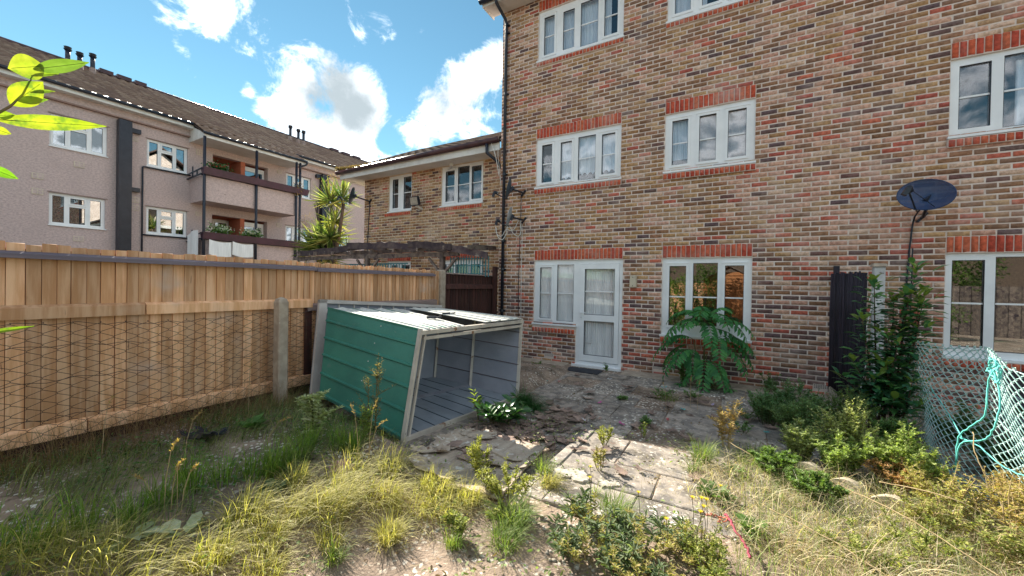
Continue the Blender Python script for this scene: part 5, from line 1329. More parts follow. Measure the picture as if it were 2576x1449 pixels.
# --- tree of heaven against the wall
def tree_of_heaven():
    e = empty('tree_of_heaven', (-.50, 7.22, -1.6), 'large leafy sapling with long feather shaped dark green leaves under the ground floor window', 'tree')
    B = V(-.50, 7.22, -1.6); g = random.Random(4)
    trunk = MB(); tips = []
    for dx, dy, hh in ((0, -.05, 1.12), (-.16, -.12, .75), (.16, -.10, .85), (.05, -.2, .55)):
        t = B + V(dx, dy, hh); trunk.tube([B, B.lerp(t, .5) + V(dx * .1, 0, 0), t], [.018, .014, .008], 6); tips.append(t)
    noloc(trunk.obj('trunk', 'stalk', smooth=True), e)
    lv = []
    for i, c in enumerate([(.06, .22, .08), (.08, .27, .095), (.05, .18, .075), (.11, .32, .11)]):
        v, f = leaf_arrays(np.zeros((1, 3)), np.array([[1., 0, 0]]), np.array([[0, 0, 1.]]), [1.], [.38]); v[:, 2] += -.10 * v[:, 0] ** 2
        me = npmesh('leaflet', v, f, 'leaf', np.tile(c, (8, 1)), smooth=True); lv.append(me)
    fr = []
    # (origin tip index, azimuth, pitch, length)
    for i, (ti, az, pt, ln) in enumerate([(0, 180, 40, .62), (0, 150, 55, .5), (0, 0, 35, .75), (0, 25, 60, .45), (0, -30, 20, .70), (0, -150, 18, .75), (0, 205, 5, .8), (0, -15, 8, .78), (0, -90, 50, .5), (0, -120, 45, .55), (0, -60, 35, .6), (0, 100, 70, .4),
            (1, 190, 15, .72), (1, 170, -5, .62), (1, -140, 0, .65), (1, -110, 20, .55), (1, 215, 30, .5), (2, -5, 0, .68), (2, -40, -5, .66), (2, 20, 20, .6), (2, -75, 10, .58), (3, -100, -10, .6), (3, -60, 5, .55), (3, -150, -15, .6), (3, -20, -20, .58), (1, -90, -15, .5), (2, -20, 30, .6), (0, -75, 5, .62)]):
        o = tips[ti] - V(0, 0, g.uniform(0, .22)); a = R(az + g.uniform(-8, 8)); p = R(pt); ln *= 1.1
        d = V(math.cos(a) * math.cos(p), math.sin(a) * math.cos(p) * .8, math.sin(p)); n = 11
        pts = [o]; q = o.copy(); dd = d.copy()
        for k in range(n):
            q = q + dd * (ln / n); pts.append(q.copy()); dd = (dd + V(0, 0, -.115 - .02 * k)).normalized()
            if q.y > 7.38: q.y = 7.38
            if q.z < -1.5: q.z = -1.5
        fo = noloc(MB().tube(pts, [.004] * 6 + [.0025] * 6, 4).obj('frond', 'woody', smooth=True), e)
        for k in range(2, n + 1):
            tdir = (pts[k] - pts[k - 1]).normalized(); s = tdir.cross(V(0, 0, 1)); s = s.normalized() if s.length > .01 else V(1, 0, 0); up = s.cross(tdir)
            for sd in ((-1, 1) if k < n else (0,)):
                ld = (s * sd * .92 + tdir * .45 - V(0, 0, .28 + g.uniform(-.1, .1))).normalized() if sd else tdir
                nn_ = (up - ld * up.dot(ld)).normalized(); y = nn_.cross(ld); L = .175 * math.sin(.5 + 2.2 * k / (n + 1)) * g.uniform(.85, 1.1)
                M = Matrix((ld * L, y * L, nn_ * L)).transposed().to_4x4(); M.translation = pts[k]
                lo = inst('leaflet', lv[g.randrange(4)], fo, M)
    return e
tree_of_heaven()

# --- laurel in front of the white post
def laurel():
    e = empty('laurel_bush', (1.42, 6.02, -1.6), 'glossy dark green laurel bush growing in front of the white post', 'bush')
    g = random.Random(9); wood = []
    LVv = []
    for i, c in enumerate([(.06, .19, .10), (.085, .24, .115), (.055, .16, .095), (.12, .29, .10), (.24, .34, .08)]):
        v, f = leaf_arrays(np.zeros((1, 3)), np.array([[1., 0, 0]]), np.array([[0, 0, 1.]]), [1.], [.5]); v[:, 2] += -.12 * v[:, 0] ** 2
        LVv.append((v, f, c))
    places = []
    tips = [(1.33, 6.0, .14), (1.70, 6.05, .30), (1.62, 5.95, .02), (1.52, 6.1, -.05), (1.78, 6.1, .02), (1.20, 5.9, -.28), (1.12, 5.85, -.80), (1.30, 5.75, -.95), (1.5, 5.8, -.55), (1.68, 5.9, -.35), (1.42, 5.9, -.45), (1.60, 5.75, -.95), (1.05, 5.9, -1.0), (1.45, 5.7, -1.15), (1.72, 6.0, -.1), (1.25, 5.8, -1.2), (1.65, 5.7, -1.2), (1.42, 5.85, -.8)]
    for i, t in enumerate(tips):
        b = V(1.42 + g.uniform(-.12, .12), 6.0 + g.uniform(-.08, .08), -1.62); t = V(*t)
        mid = b.lerp(t, .5) + V(g.uniform(-.04, .04), g.uniform(-.03, .03), .08)
        pts = [b.lerp(mid, s / 6).lerp(mid.lerp(t, s / 6), s / 6) for s in range(7)]
        noloc(MB().tube(pts, [.012, .011, .009, .008, .007, .005, .003], 5).obj('branch', 'woody', smooth=True), e)
        L = (t - b).length; n = int(L / .014)
        for j in range(n):
            s = .22 + .78 * j / n if t.z > -.6 else .4 + .6 * j / n
            q = b.lerp(mid, s).lerp(mid.lerp(t, s), s)
            az = j * 2.4 + g.uniform(-.4, .4); el = .25 + .6 * (s > .93) + g.uniform(-.3, .3)
            if g.random() < .45:   # short side twig
                q = q + V(math.cos(az), math.sin(az), .3) * g.uniform(.03, .13)
            ld = V(math.cos(az) * math.cos(el), math.sin(az) * math.cos(el), math.sin(el)); nn_ = V(g.uniform(-.2, .2), g.uniform(-.2, .2), 1); nn_ = (nn_ - ld * nn_.dot(ld)).normalized(); y = nn_.cross(ld)
            l = .125 * g.uniform(.7, 1.25)
            M = Matrix((ld * l, y * l, nn_ * l)).transposed().to_4x4(); M.translation = q
            places.append((4 if (s > .93 and g.random() < .7) else g.randrange(4), M))
    pieces('leaf', LVv, 'gloss', places, e, 300)
laurel()

# --- weeds one can point to
bushy('fleabane', (-3.30, 2.14, -1.46), 'tall pale green fleabane spike standing in the grass left of the metal shed', 'weed', .84, .03, 1, 150, .095, .026, (.38, .42, .24), (.60, .60, .42), r=.006, up=.5, seed=1, branch=7)
bushy('fleabane', (-3.08, 2.62, -1.50), 'dry brown seeding fleabane in front of the green shed side', 'weed', .95, .10, 3, 40, .05, .010, (.30, .24, .14), (.22, .17, .09), r=.004, up=.7, seed=2, branch=6)
bushy('fleabane', (-2.93, 2.42, -1.54), 'green leafy weed at the lower right corner of the green shed side', 'weed', .52, .09, 4, 36, .06, .010, GG, YG, r=.003, up=.7, seed=3, branch=4)
bushy('dock_plant', (-2.38, 3.82, -1.60), 'broad leaved green plant growing before the shed opening', 'weed', .34, .34, 14, 8, .22, .085, (.04, .12, .04), (.07, .17, .05), 'gloss', r=.005, up=.45, seed=4, branch=0, bare=.3)
bushy('dock_plant', (-2.60, 3.72, -1.60), 'bright yellow green shoot leaning out at the shed opening', 'weed', .42, .05, 2, 8, .13, .045, (.25, .33, .05), (.40, .46, .09), r=.005, up=.6, seed=5, branch=0, bare=.4, lean=(-.25, 0))
bushy('goosefoot_weed', (-1.80, 2.62, -1.58), 'yellow green small leaved weed growing through the near edge of the board', 'weed', .42, .12, 7, 34, .036, .016, YG, YG2, r=.003, up=.7, seed=6, branch=6)
bushy('goosefoot_weed', (-1.47, 2.52, -1.60), 'spreading yellow green weed right of the board with a dark shadow', 'weed', .34, .26, 11, 30, .034, .017, YG, YG2, r=.003, up=.6, seed=7, branch=6)
bushy('goosefoot_weed', (-1.16, 3.84, -1.60), 'yellow green weed at the sunlit corner of the slabs', 'weed', .24, .10, 6, 26, .032, .014, YG, YG2, r=.003, up=.7, seed=8, branch=5)
bushy('goosefoot_weed', (-1.02, 3.32, -1.60), 'narrow weed growing along the joint between the sunlit slabs', 'weed', .26, .07, 5, 24, .030, .012, YG, TAN, r=.003, up=.7, seed=9, branch=4)
bushy('goosefoot_weed', (-.86, 4.28, -1.60), 'small weed at the sun edge right of the slab corner', 'weed', .20, .06, 4, 18, .030, .012, YG, GG, r=.003, up=.8, seed=10, branch=3)
bushy('dry_weed', (-.10, 4.46, -1.60), 'golden brown dried weed standing alone at the edge of the shade', 'weed', .66, .13, 4, 46, .050, .014, (.74, .56, .30), (.52, .32, .14), stem='dry', r=.006, up=.5, seed=11, branch=8)
bushy('sow_thistle', (-2.11, 7.08, -1.58), 'small bright green weed at the right foot of the glazed door', 'weed', .22, .03, 2, 20, .06, .018, (.10, .24, .05), (.16, .30, .07), r=.004, up=.4, seed=12, branch=2)
bushy('sow_thistle', (-.78, 7.0, -1.60), 'bright green bushy weed at the left foot of the tree of heaven', 'weed', .42, .14, 7, 26, .05, .018, (.09, .22, .045), (.14, .28, .06), r=.004, up=.5, seed=13, branch=4)
bushy('wall_weed', (.42, 7.18, -1.58), 'dark green low weed at the foot of the wall right of the tree of heaven', 'weed', .34, .24, 8, 22, .05, .022, DG, GG, r=.003, up=.4, seed=14, branch=4)
bushy('wall_weed', (-4.05, 7.1, -1.58), 'dark green weed at the wall foot behind the shed corner', 'weed', .34, .16, 7, 14, .09, .05, DG, GG, r=.004, up=.3, seed=15, branch=2)
for i, (x, y, h, s, lab) in enumerate([(-3.35, 6.75, .18, .16, 'low green weed on the slabs left of the door mat'), (-2.98, 6.62, .12, .10, 'tiny bright weed beside the door mat'), (-.95, 6.02, .13, .24, 'low green patch of weeds in a slab joint of the patio'), (-.55, 6.22, .12, .22, 'grassy weed patch on the patio towards the wall'), (-1.45, 5.55, .07, .12, 'flat green weed between two patio slabs'),
        (-.92, 4.72, .10, .06, 'small weed in the shaded slab joint'), (.05, 5.02, .14, .14, 'low weeds to the left of the dry brown plant'), (.12, 5.55, .20, .18, 'green weeds at the right end of the patio'), (-.35, 6.9, .18, .10, 'reddish weed by the wall ledge')]):
    bushy('patio_weed', (x, y, -1.595), lab, 'weed', h, s, 8, 14, .042, .014, DG2 if i != 8 else (.2, .1, .05), GG2, r=.002, up=.5, seed=30 + i, branch=3, group='small weeds in the patio joints' if False else None)
# dense weeds by the chain link
for i, (x, y, h, s, ca, cb, lab) in enumerate([
        (.30, 5.55, .50, .26, (.13, .25, .12), (.19, .32, .16), 'feathery blue green weed clump nearest the patio slabs'),
        (.62, 5.75, .60, .30, (.12, .24, .12), (.18, .31, .16), 'feathery blue green weed clump in front of the reed screen'),
        (.55, 5.10, .55, .28, (.16, .27, .11), (.23, .34, .16), 'grey green weed clump behind the lawn edging'),
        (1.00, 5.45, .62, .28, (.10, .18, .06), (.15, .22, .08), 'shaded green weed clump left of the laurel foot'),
        (.86, 4.58, .74, .20, (.42, .45, .18), (.58, .58, .30), 'tall sunlit cream green weed with seed heads beside the laurel'),
        (1.12, 4.38, .54, .26, (.30, .38, .12), (.44, .50, .20), 'bushy yellow green weed at the foot of the chain link'),
        (.74, 4.34, .40, .26, (.29, .38, .12), (.42, .49, .20), 'low leafy yellow green weed behind the middle edging stone'),
        (.50, 4.46, .44, .16, (.38, .43, .19), (.52, .55, .30), 'pale seeding weed in the sun left of the tall one'),
        (1.25, 4.28, .44, .22, (.32, .39, .12), (.46, .50, .20), 'sunlit weed between the edging and the chain link'),
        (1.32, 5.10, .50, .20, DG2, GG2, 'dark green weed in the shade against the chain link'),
        (.30, 4.02, .26, .20, (.15, .25, .07), (.25, .33, .12), 'soft green weed in front of the left edging stone'),
        (.52, 3.72, .24, .22, (.15, .25, .07), (.25, .33, .12), 'soft green weed in front of the middle edging stone')]):
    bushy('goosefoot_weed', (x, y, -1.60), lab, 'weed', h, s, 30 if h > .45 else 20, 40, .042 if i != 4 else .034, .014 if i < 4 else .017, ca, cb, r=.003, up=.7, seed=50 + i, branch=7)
# leafy dark weeds in the foreground with yellow flowers
for i, (x, y, h, s, n, lab) in enumerate([(-.92, 2.60, .16, .18, 8, 'dark green toothed weeds at the left of the foreground patch'), (-.60, 2.42, .20, .22, 11, 'dark grey green foreground weed under the yellow flowers'), (-.34, 2.55, .16, .20, 8, 'dark green foreground weed in the middle of the patch'), (-.52, 2.18, .17, .24, 10, 'dark green weed at the bottom edge of the picture'), (-.85, 2.20, .16, .20, 9, 'low dark weed cut by the bottom edge of the picture')]):
    bushy('ragwort', (x, y, -1.59), lab, 'weed', h, s, n, 13, .085, .022, (.10, .15, .07), (.21, .25, .14), r=.003, up=.35, seed=80 + i, branch=3, stem='woody')
    bushy('ragwort', (x + .12, y - .05, -1.59), 'thin yellowing shoots ' + ['at the left of', 'in the middle of', 'at the right of', 'below', 'low left of'][i] + ' the dark foreground weeds', 'weed', h * 1.25, s * 1.2, n, 16, .040, .010, YG, TAN, r=.002, up=.6, seed=180 + i, branch=4, stem='dry')
for i, (x, y, h, s, lab) in enumerate([(-.16, 2.46, .36, .14, 'upright yellow green weed beside the red rope'), (-.05, 2.25, .30, .16, 'yellow green weed at the bottom edge below the red rope'), (-1.35, 2.25, .10, .16, 'mossy low weed on the lit soil'), (-1.55, 1.98, .14, .10, 'small green tuft weed near the bottom centre'), (.62, 3.0, .22, .25, 'yellowish weed among the straw at the lower right'), (1.0, 3.3, .26, .25, 'yellowish weed among the straw near the right edge')]):
    bushy('groundsel', (x, y, -1.59), lab, 'weed', h, s, 10, 26, .036, .012, (.16, .22, .05), YG2, r=.003, up=.6, seed=90 + i, branch=4)
yel = mat('yellow_petal', (.75, .60, .02), (.70, .50, .02), scale=20, rough=.6, bump=0, transl=.2)
for i, (x, y, z) in enumerate([(-.93, 2.78, -1.33), (-.90, 2.68, -1.36), (-.55, 2.62, -1.34), (-.33, 2.30, -1.28), (-.17, 2.48, -1.20), (-.155, 2.45, -1.23), (-.17, 2.42, -1.25), (-.10, 3.28, -1.46), (-.22, 2.50, -1.22), (-.15, 2.56, -1.24)]):
    places_ = ['over the left end of the foreground weeds', 'just below the first one at the left of the foreground weeds', 'in the middle of the foreground weeds', 'low on the right of the foreground weeds', 'highest of the cluster by the red rope', 'second of the cluster by the red rope', 'lowest of the cluster by the red rope', 'by the broad leaved rosette', 'at the left of the cluster by the red rope', 'behind the cluster by the red rope']
    e = empty('yellow_flower', (x, y, z), 'yellow daisy flower ' + places_[i], 'flower', 'yellow flowers in the foreground weeds')
    mb = MB(); n = 12
    for k in range(n):
        a = 2 * math.pi * k / n; b = a + .2; r_ = .017
        mb.add([(0, 0, 0), (r_ * .6 * math.cos(a - .2), r_ * .6 * math.sin(a - .2), .004), (r_ * math.cos(a), r_ * math.sin(a), .006), (r_ * .6 * math.cos(b), r_ * .6 * math.sin(b), .004)], [(0, 1, 2, 3)])
    inst('petals', mb.mesh('petals', yel), e); inst('flower_head', MB().tube([(0, 0, -.008), (0, 0, .004)], [.004, .007], 6).mesh('flower_head', yel), e)
    inst('stem', MB().tube([(0, 0, -.006), (.01, .0, z * 0 - .1), (.0, .01, -1.59 - z)], .0022, 4).mesh('stem', 'stalk'), e)
def rosette(x, y, lab, n, ll, lw, ca, cb, cat='weed', name='rosette_weed', seed=0, flat=.2):
    g = np.random.default_rng(seed); z = float(gz(x, y)) + .015; e = empty(name, (x, y, z), lab, cat)
    az = g.uniform(0, 6.28, n); el = g.uniform(.05, flat + .35, n); r0 = g.uniform(0, .05, n)
    P = np.stack([x + np.cos(az) * r0, y + np.sin(az) * r0, z + g.uniform(0, .05, n)], 1); Dr = np.stack([np.cos(az), np.sin(az), el], 1)
    leaves_obj('foliage', P, Dr, np.array([0, 0, 1.]) + g.normal(0, .2, (n, 3)), ll * g.uniform(.6, 1.1, n), lw * g.uniform(.7, 1.1, n), mixcol(n, ca, cb), 'leaf', e, None)
rosette(-.13, 3.35, 'broad pale green plantain rosette on the lit ground beside the slabs', 46, .13, .055, (.12, .22, .06), (.26, .34, .15), seed=1, flat=.6)
rosette(.10, 2.98, 'round leaved green mallow right of the red rope', 30, .09, .085, (.14, .26, .07), (.24, .36, .12), seed=2, flat=.5)
rosette(-.02, 3.85, 'small green rosette in the straw behind the plantain', 26, .08, .035, (.13, .24, .07), (.22, .32, .12), seed=3, flat=.6)
rosette(-2.74, 1.48, 'creeping round leaved weed at the edge of the fence shadow', 40, .07, .06, (.10, .17, .08), (.20, .26, .15), seed=4)
rosette(-3.05, 1.85, 'small creeping leaves beside the gravel patch', 30, .06, .05, (.10, .17, .08), (.20, .26, .15), seed=5)
rosette(-2.70, .98, 'large pale dry dock leaves at the bottom left of the picture', 9, .16, .085, (.42, .46, .30), (.55, .56, .42), seed=6, flat=.1)
rosette(-2.86, .78, 'pale leaves beside the dry dock at the bottom left corner', 7, .15, .08, (.36, .42, .26), (.50, .52, .38), seed=7, flat=.1)
rosette(-3.95, 1.95, 'green bramble leaves in the shaded grass below the fence', 26, .13, .08, (.07, .17, .05), (.12, .24, .07), seed=8, flat=.8)

# --- grass
def scatter(n, fn):
    return fn(n)
# shaded long grass along the fence
def area(n, x0, x1, y0, y1, keep=None):
    x = rng.uniform(x0, x1, n); y = rng.uniform(y0, y1, n)
    if keep is not None:
        k = keep(x, y); x, y = x[k], y[k]
    return x, y
def nz2(x, y, f=1.7, p=0.): return np.sin(x * f + 1.3 * np.sin(y * f * .8 + p)) * np.sin(y * f * 1.2 + np.sin(x * f * .7 + p * 2))
notshed = lambda x, y: ~((x > -4.5) & (x < -2.72) & (y > 2.78) & (y < 5.1))
keepg = lambda x, y: notshed(x, y) & (nz2(x, y, 2.3, 1.) > -.62) & ~((x > -3.62) & (y < 2.0) & (nz2(x, y, 3.1, .4) < .05)) & ~((x + 3.35) ** 2 + ((y - 1.15) * 1.4) ** 2 < .10) & ~((x + 3.5) ** 2 + ((y - 1.72) * 1.2) ** 2 < .05)
x, y = area(11500, -4.8, -2.85, -.2, 3.4, keepg)
n = len(x); base_az = 1.1 + .9 * nz2(x, y, 1.6, 2.)
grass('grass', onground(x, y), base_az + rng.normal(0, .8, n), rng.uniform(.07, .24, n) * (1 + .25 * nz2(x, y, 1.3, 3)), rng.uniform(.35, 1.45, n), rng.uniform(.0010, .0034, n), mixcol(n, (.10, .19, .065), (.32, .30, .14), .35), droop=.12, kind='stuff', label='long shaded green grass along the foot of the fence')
x, y = area(2600, -4.82, -4.2, -.5, 3.0); n = len(x)
grass('dry_grass', onground(x, y), rng.uniform(0, 6.28, n), rng.uniform(.12, .42, n), rng.uniform(.1, 1.3, n), rng.uniform(.001, .0018, n), mixcol(n, (.30, .20, .12), (.20, .12, .08), .2), kind='stuff', label='dry brown twigs and stalks at the fence foot')
# tufts: name, x, y, blades, radius, height, lean, colours
def tufts(name, lab, L, ca, cb, wid=(.0012, .0026), droop=.1, lean=(.15, 1.0), K=4):
    R_, A, Hh, Ln = [], [], [], []
    for x0, y0, n, rad, h, daz, dl in L:
        a = rng.uniform(0, 6.28, n); r_ = rad * np.sqrt(rng.random(n))
        x = x0 + np.cos(a) * r_; y = y0 + np.sin(a) * r_
        R_.append(onground(x, y)); az = np.where(rng.random(n) < dl, daz + rng.normal(0, .45, n), a + rng.normal(0, .5, n)); A.append(az)
        Hh.append(h * rng.uniform(.45, 1.1, n)); Ln.append(rng.uniform(lean[0], lean[1], n) + .35 * (rng.random(n) < dl))
    R_ = np.vstack(R_); A = np.concatenate(A); Hh = np.concatenate(Hh); Ln = np.concatenate(Ln); n = len(A)
    return grass(name, R_, A, Hh, Ln, rng.uniform(*wid, n), mixcol(n, ca, cb, .22), droop=droop, K=K, kind='stuff', label=lab)
PI = math.pi
lit = [(-2.40, 1.78, 300, .14, .32, .9, .75), (-2.30, 1.62, 300, .12, .30, .9, .7), (-2.62, 2.02, 190, .14, .30, .4, .5), (-2.48, 2.28, 260, .12, .36, .2, .4), (-2.2, 1.95, 280, .14, .30, .1, .8), (-2.0, 2.05, 260, .18, .20, .0, .85), (-1.80, 2.12, 240, .14, .24, -.2, .8),
       (-1.86, 1.72, 260, .07, .20, .8, .3), (-2.62, 1.25, 420, .12, .26, .6, .6), (-2.35, 1.25, 260, .10, .20, .6, .5), (-2.42, .98, 300, .10, .24, .7, .5), (-2.72, 1.62, 240, .08, .24, .4, .4), (-2.58, .72, 220, .16, .30, .8, .7), (-2.85, .60, 260, .15, .30, .7, .7), (-3.05, .45, 240, .15, .32, .7, .7),
       (-2.10, 1.48, 160, .07, .15, .4, .3), (-2.0, 2.30, 360, .12, .26, -.3, .7), (-1.72, 2.34, 260, .10, .24, -.2, .6), (-1.30, 2.86, 220, .07, .17, .0, .7), (-2.45, 1.48, 300, .12, .26, .9, .8), (-2.15, 1.12, 240, .10, .18, .5, .5)]
tufts('sunlit_grass', 'yellow green sunlit grass tufts in the left foreground', lit, (.36, .35, .09), (.60, .50, .24))
tufts('straw_grass', 'bleached straw coloured blades lying among the sunlit tufts', [(a, b, n // 4, r_ * 1.8, h * .9, d, dl) for a, b, n, r_, h, d, dl in lit], (.58, .50, .30), (.44, .34, .16), lean=(.9, 1.45))
edge = [(-3.05 + .0 * i + random.uniform(-.15, .1), .35 + i * .165, 90, .08, .30, .5, .2) for i in range(12)] + [(-2.86, 2.22, 120, .06, .32, 1.2, .2), (-2.95, 1.58, 120, .05, .3, 1.0, .2), (-3.35, 1.2, 70, .05, .26, 1, .2)]
tufts('edge_grass', 'upright bright green grass tips catching the sun at the shadow edge', edge, (.12, .24, .04), (.26, .34, .07), wid=(.0018, .0036), lean=(.1, .7))
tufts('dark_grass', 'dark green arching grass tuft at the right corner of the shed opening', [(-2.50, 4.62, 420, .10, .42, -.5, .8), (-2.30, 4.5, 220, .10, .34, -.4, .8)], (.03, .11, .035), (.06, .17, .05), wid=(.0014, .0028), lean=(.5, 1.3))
tufts('patio_grass', 'green grass tufts growing from the joints of the slabs', [(-.28, 3.98, 300, .07, .28, .5, .3), (-.32, 3.72, 160, .06, .16, .5, .3), (-.75, 2.75, 260, .10, .22, .6, .5), (-1.28, 2.25, 420, .10, .26, .8, .5), (-1.22, 2.05, 260, .10, .2, .8, .5), (-1.42, 3.02, 140, .06, .2, .5, .3), (-.9, 6.0, 260, .16, .12, .4, .4), (-1.5, 1.9, 160, .06, .16, .5, .3), (-1.98, 1.42, 120, .05, .14, .5, .3), (.15, 4.2, 300, .16, .26, .5, .3), (.40, 3.9, 260, .14, .24, .6, .4), (-.95, 2.95, 50, .04, .16, .2, .2)], (.10, .19, .04), (.30, .33, .10))
# straw on the right
x, y = area(8500, -.35, 2.1, 2.0, 4.35, lambda x, y: (x * .55 + (y - 2.2) * .35 + .25 * nz2(x, y, 2.6) > .22 + .25 * (y > 3.9)) & (y < 4.25 + .2 * nz2(x, y, 3))); n = len(x)
grass('straw', onground(x, y, .004), rng.uniform(0, 6.28, n), rng.uniform(.06, .36, n), rng.uniform(.85, 1.56, n), rng.uniform(.0009, .0026, n), mixcol(n, (.74, .63, .50), (.36, .25, .16), .38), kind='stuff', label='matted dry straw covering the ground at the lower right')
x, y = area(4200, .0, 2.0, 2.3, 4.3); n = len(x)
grass('sparse_grass', onground(x, y), rng.uniform(0, 6.28, n), rng.uniform(.08, .24, n), rng.uniform(.1, 1.2, n), rng.uniform(.001, .002, n), mixcol(n, (.18, .27, .09), (.42, .42, .20), .3), kind='stuff', label='thin yellow grass standing in the straw at the lower right')
x, y = area(1500, -2.6, .2, 1.2, 3.9, lambda x, y: nz2(x, y, 4.1, .7) > -.1); n = len(x)
grass('thin_straw', onground(x, y, .004), rng.uniform(0, 6.28, n), rng.uniform(.04, .20, n), rng.uniform(1.1, 1.56, n), rng.uniform(.0008, .0015, n), mixcol(n, (.55, .44, .27), (.30, .26, .10), .2), kind='stuff', label='thin dry stalks scattered over the soil in front')
# big dry stems
for i, (pts, lab) in enumerate([([(1.25, 3.0, -1.5), (.95, 3.35, -1.42), (.62, 3.75, -1.44)], 'long pale dry stem lying over the straw at the right'), ([(.2, 4.05, -1.5), (-.05, 4.25, -1.47), (-.12, 4.5, -1.52)], 'forked dry stem near the foot of the dried weed'), ([(1.5, 3.55, -1.45), (1.2, 3.62, -1.33), (.92, 3.9, -1.42)], 'arched dry stem near the right edge'), ([(1.62, 3.9, -1.5), (1.45, 3.95, -1.2), (1.46, 4.1, -1.0)], 'upright dry bramble stem at the chain link'), ([(.75, 2.75, -1.52), (.5, 2.95, -1.48), (.2, 3.2, -1.5)], 'thin pale stem across the lower right straw')]):
    string(pts, lab, .0035, 'dry', name='bramble_cane', cat='stem', wob=.01)
for i, (x, y, h, lx, ly, lab) in enumerate([(-3.0, .98, .46, .02, .05, 'tallest of the brown grass seed stalks at the left'), (-2.96, 1.0, .36, .06, .03, 'brown seed stalk leaning right of the tallest at the left'), (-2.98, 1.04, .30, .0, .0, 'short brown seed stalk in the left group'), (-3.05, .96, .24, -.10, -.06, 'nodding brown seed stalk bent to the left'), (-2.93, 1.04, .30, .03, .06, 'rightmost brown seed stalk of the left group'),
        (-2.66, 2.12, .52, -.12, .02, 'arching seed stalk left of the shed corner'), (-2.60, 2.16, .60, .02, .06, 'tallest seed stalk in front of the shed corner'), (-2.56, 2.12, .46, .12, .05, 'seed stalk leaning right in front of the shed corner'), (-3.3, 1.72, .34, .14, .10, 'thin seed stalk over the gravel patch'), (-3.62, 1.3, .42, .03, .08, 'pale thin stalk in the shaded grass'),
        (-4.3, 1.02, .5, .02, .05, 'tall dead stalk standing against the left part of the fence'), (-4.35, 2.1, .62, .05, .0, 'tall dead stalk near the front concrete post'), (-.55, 5.7, .42, .0, .03, 'bleached dead stalk on the patio, left one'), (-.46, 5.66, .40, .02, .0, 'bleached dead stalk on the patio, right one'), (-.82, 5.5, .36, -.05, .03, 'thin bleached stalk leaning on the patio')]):
    z = float(gz(x, y)); e = empty('seed_stalk', (x, y, z), lab, 'grass stalk')
    c = [V(0, 0, 0), V(lx * .2, ly * .2, h * .5), V(lx * .6, ly * .6, h * .85), V(lx * 1.2, ly * 1.2, h * .98)]
    inst('stalk', MB().tube(c, [.0028, .0024, .002, .0015], 4).mesh('stalk', 'dry'), e)
    g = np.random.default_rng(i); k = 26; t = g.uniform(.62, 1, k)
    P = np.array([np.array(c[2].lerp(c[3], (q - .62) / .38)) if q > .62 else 0 for q in t]) + np.array(e.location) + g.normal(0, .003, (k, 3))
    leaves_obj('seed_head', P, np.array([lx, ly, .5]) + g.normal(0, .35, (k, 3)), g.normal(0, 1, (k, 3)), np.full(k, .018), np.full(k, .006), mixcol(k, (.55, .38, .18), (.4, .26, .12)), 'leaf', e)
# yellow dry tangle at the right by the mesh
for i, (x, y, h, s, ca, cb, st, lab) in enumerate([(1.28, 3.95, .42, .26, (.42, .42, .13), (.50, .40, .12), 'dry', 'yellow dry bramble tangle under the turquoise string'), (1.55, 3.72, .52, .25, (.44, .40, .12), (.50, .34, .12), 'dry', 'yellow dry tangle at the right edge of the picture'), (1.15, 3.62, .32, .26, (.34, .38, .12), (.50, .42, .16), 'dry', 'lower yellow tangle in front of the string foot'), (1.42, 3.35, .36, .26, (.20, .26, .08), (.44, .40, .14), 'dry', 'mixed green and yellow tangle at the lower right edge'), (1.10, 4.20, .30, .22, (.46, .26, .12), (.40, .22, .10), 'dry', 'rusty brown dead weed right of the edging'), (1.72, 4.15, .45, .16, (.42, .36, .12), (.5, .3, .12), 'dry', 'yellow dry weed pushing through the mesh')]):
    bushy('dry_bramble', (x, y, -1.57), lab, 'weed', h, s, 18, 22, .030, .013, ca, cb, stem=st, r=.0035, up=.5, seed=120 + i, branch=8, droop=.2)

# pale stone flakes and low leaf litter on the soil
n = 1500; x, y = area(n, -3.4, 1.2, .6, 4.0, lambda x, y: (nz2(x, y, 2.7, .3) > -.35) & notshed(x, y)); n = len(x)
P = onground(x, y, .006); ang = rng.uniform(0, 6.28, n); q = 7
t = np.arange(q) / q * 2 * PI; rr = rng.uniform(.004, .017, n)[:, None] * rng.uniform(.6, 1.2, (n, q))
top_ = np.stack([P[:, None, 0] + np.cos(t + ang[:, None]) * rr, P[:, None, 1] + np.sin(t + ang[:, None]) * rr * .8, np.broadcast_to(P[:, None, 2], (n, q))], 2)
bot = top_.copy(); bot[:, :, 2] -= .012; mid = top_.mean(1, keepdims=True); mid[:, :, 2] += .004
v = np.concatenate([top_, bot, mid], 1).reshape(-1, 3); b = (np.arange(n) * (2 * q + 1))[:, None]
F = []
for j in range(q):
    k = (j + 1) % q
    F += [np.hstack([b + j, b + k, b + 2 * q]), np.hstack([b + q + j, b + q + k, b + k]), np.hstack([b + q + j, b + k, b + j])]
me = npmesh('stone_chips', v, np.vstack(F), 'flint'); tag(inst('stone_chips', me, None), kind='stuff', label='pale stone chips scattered over the dry soil')
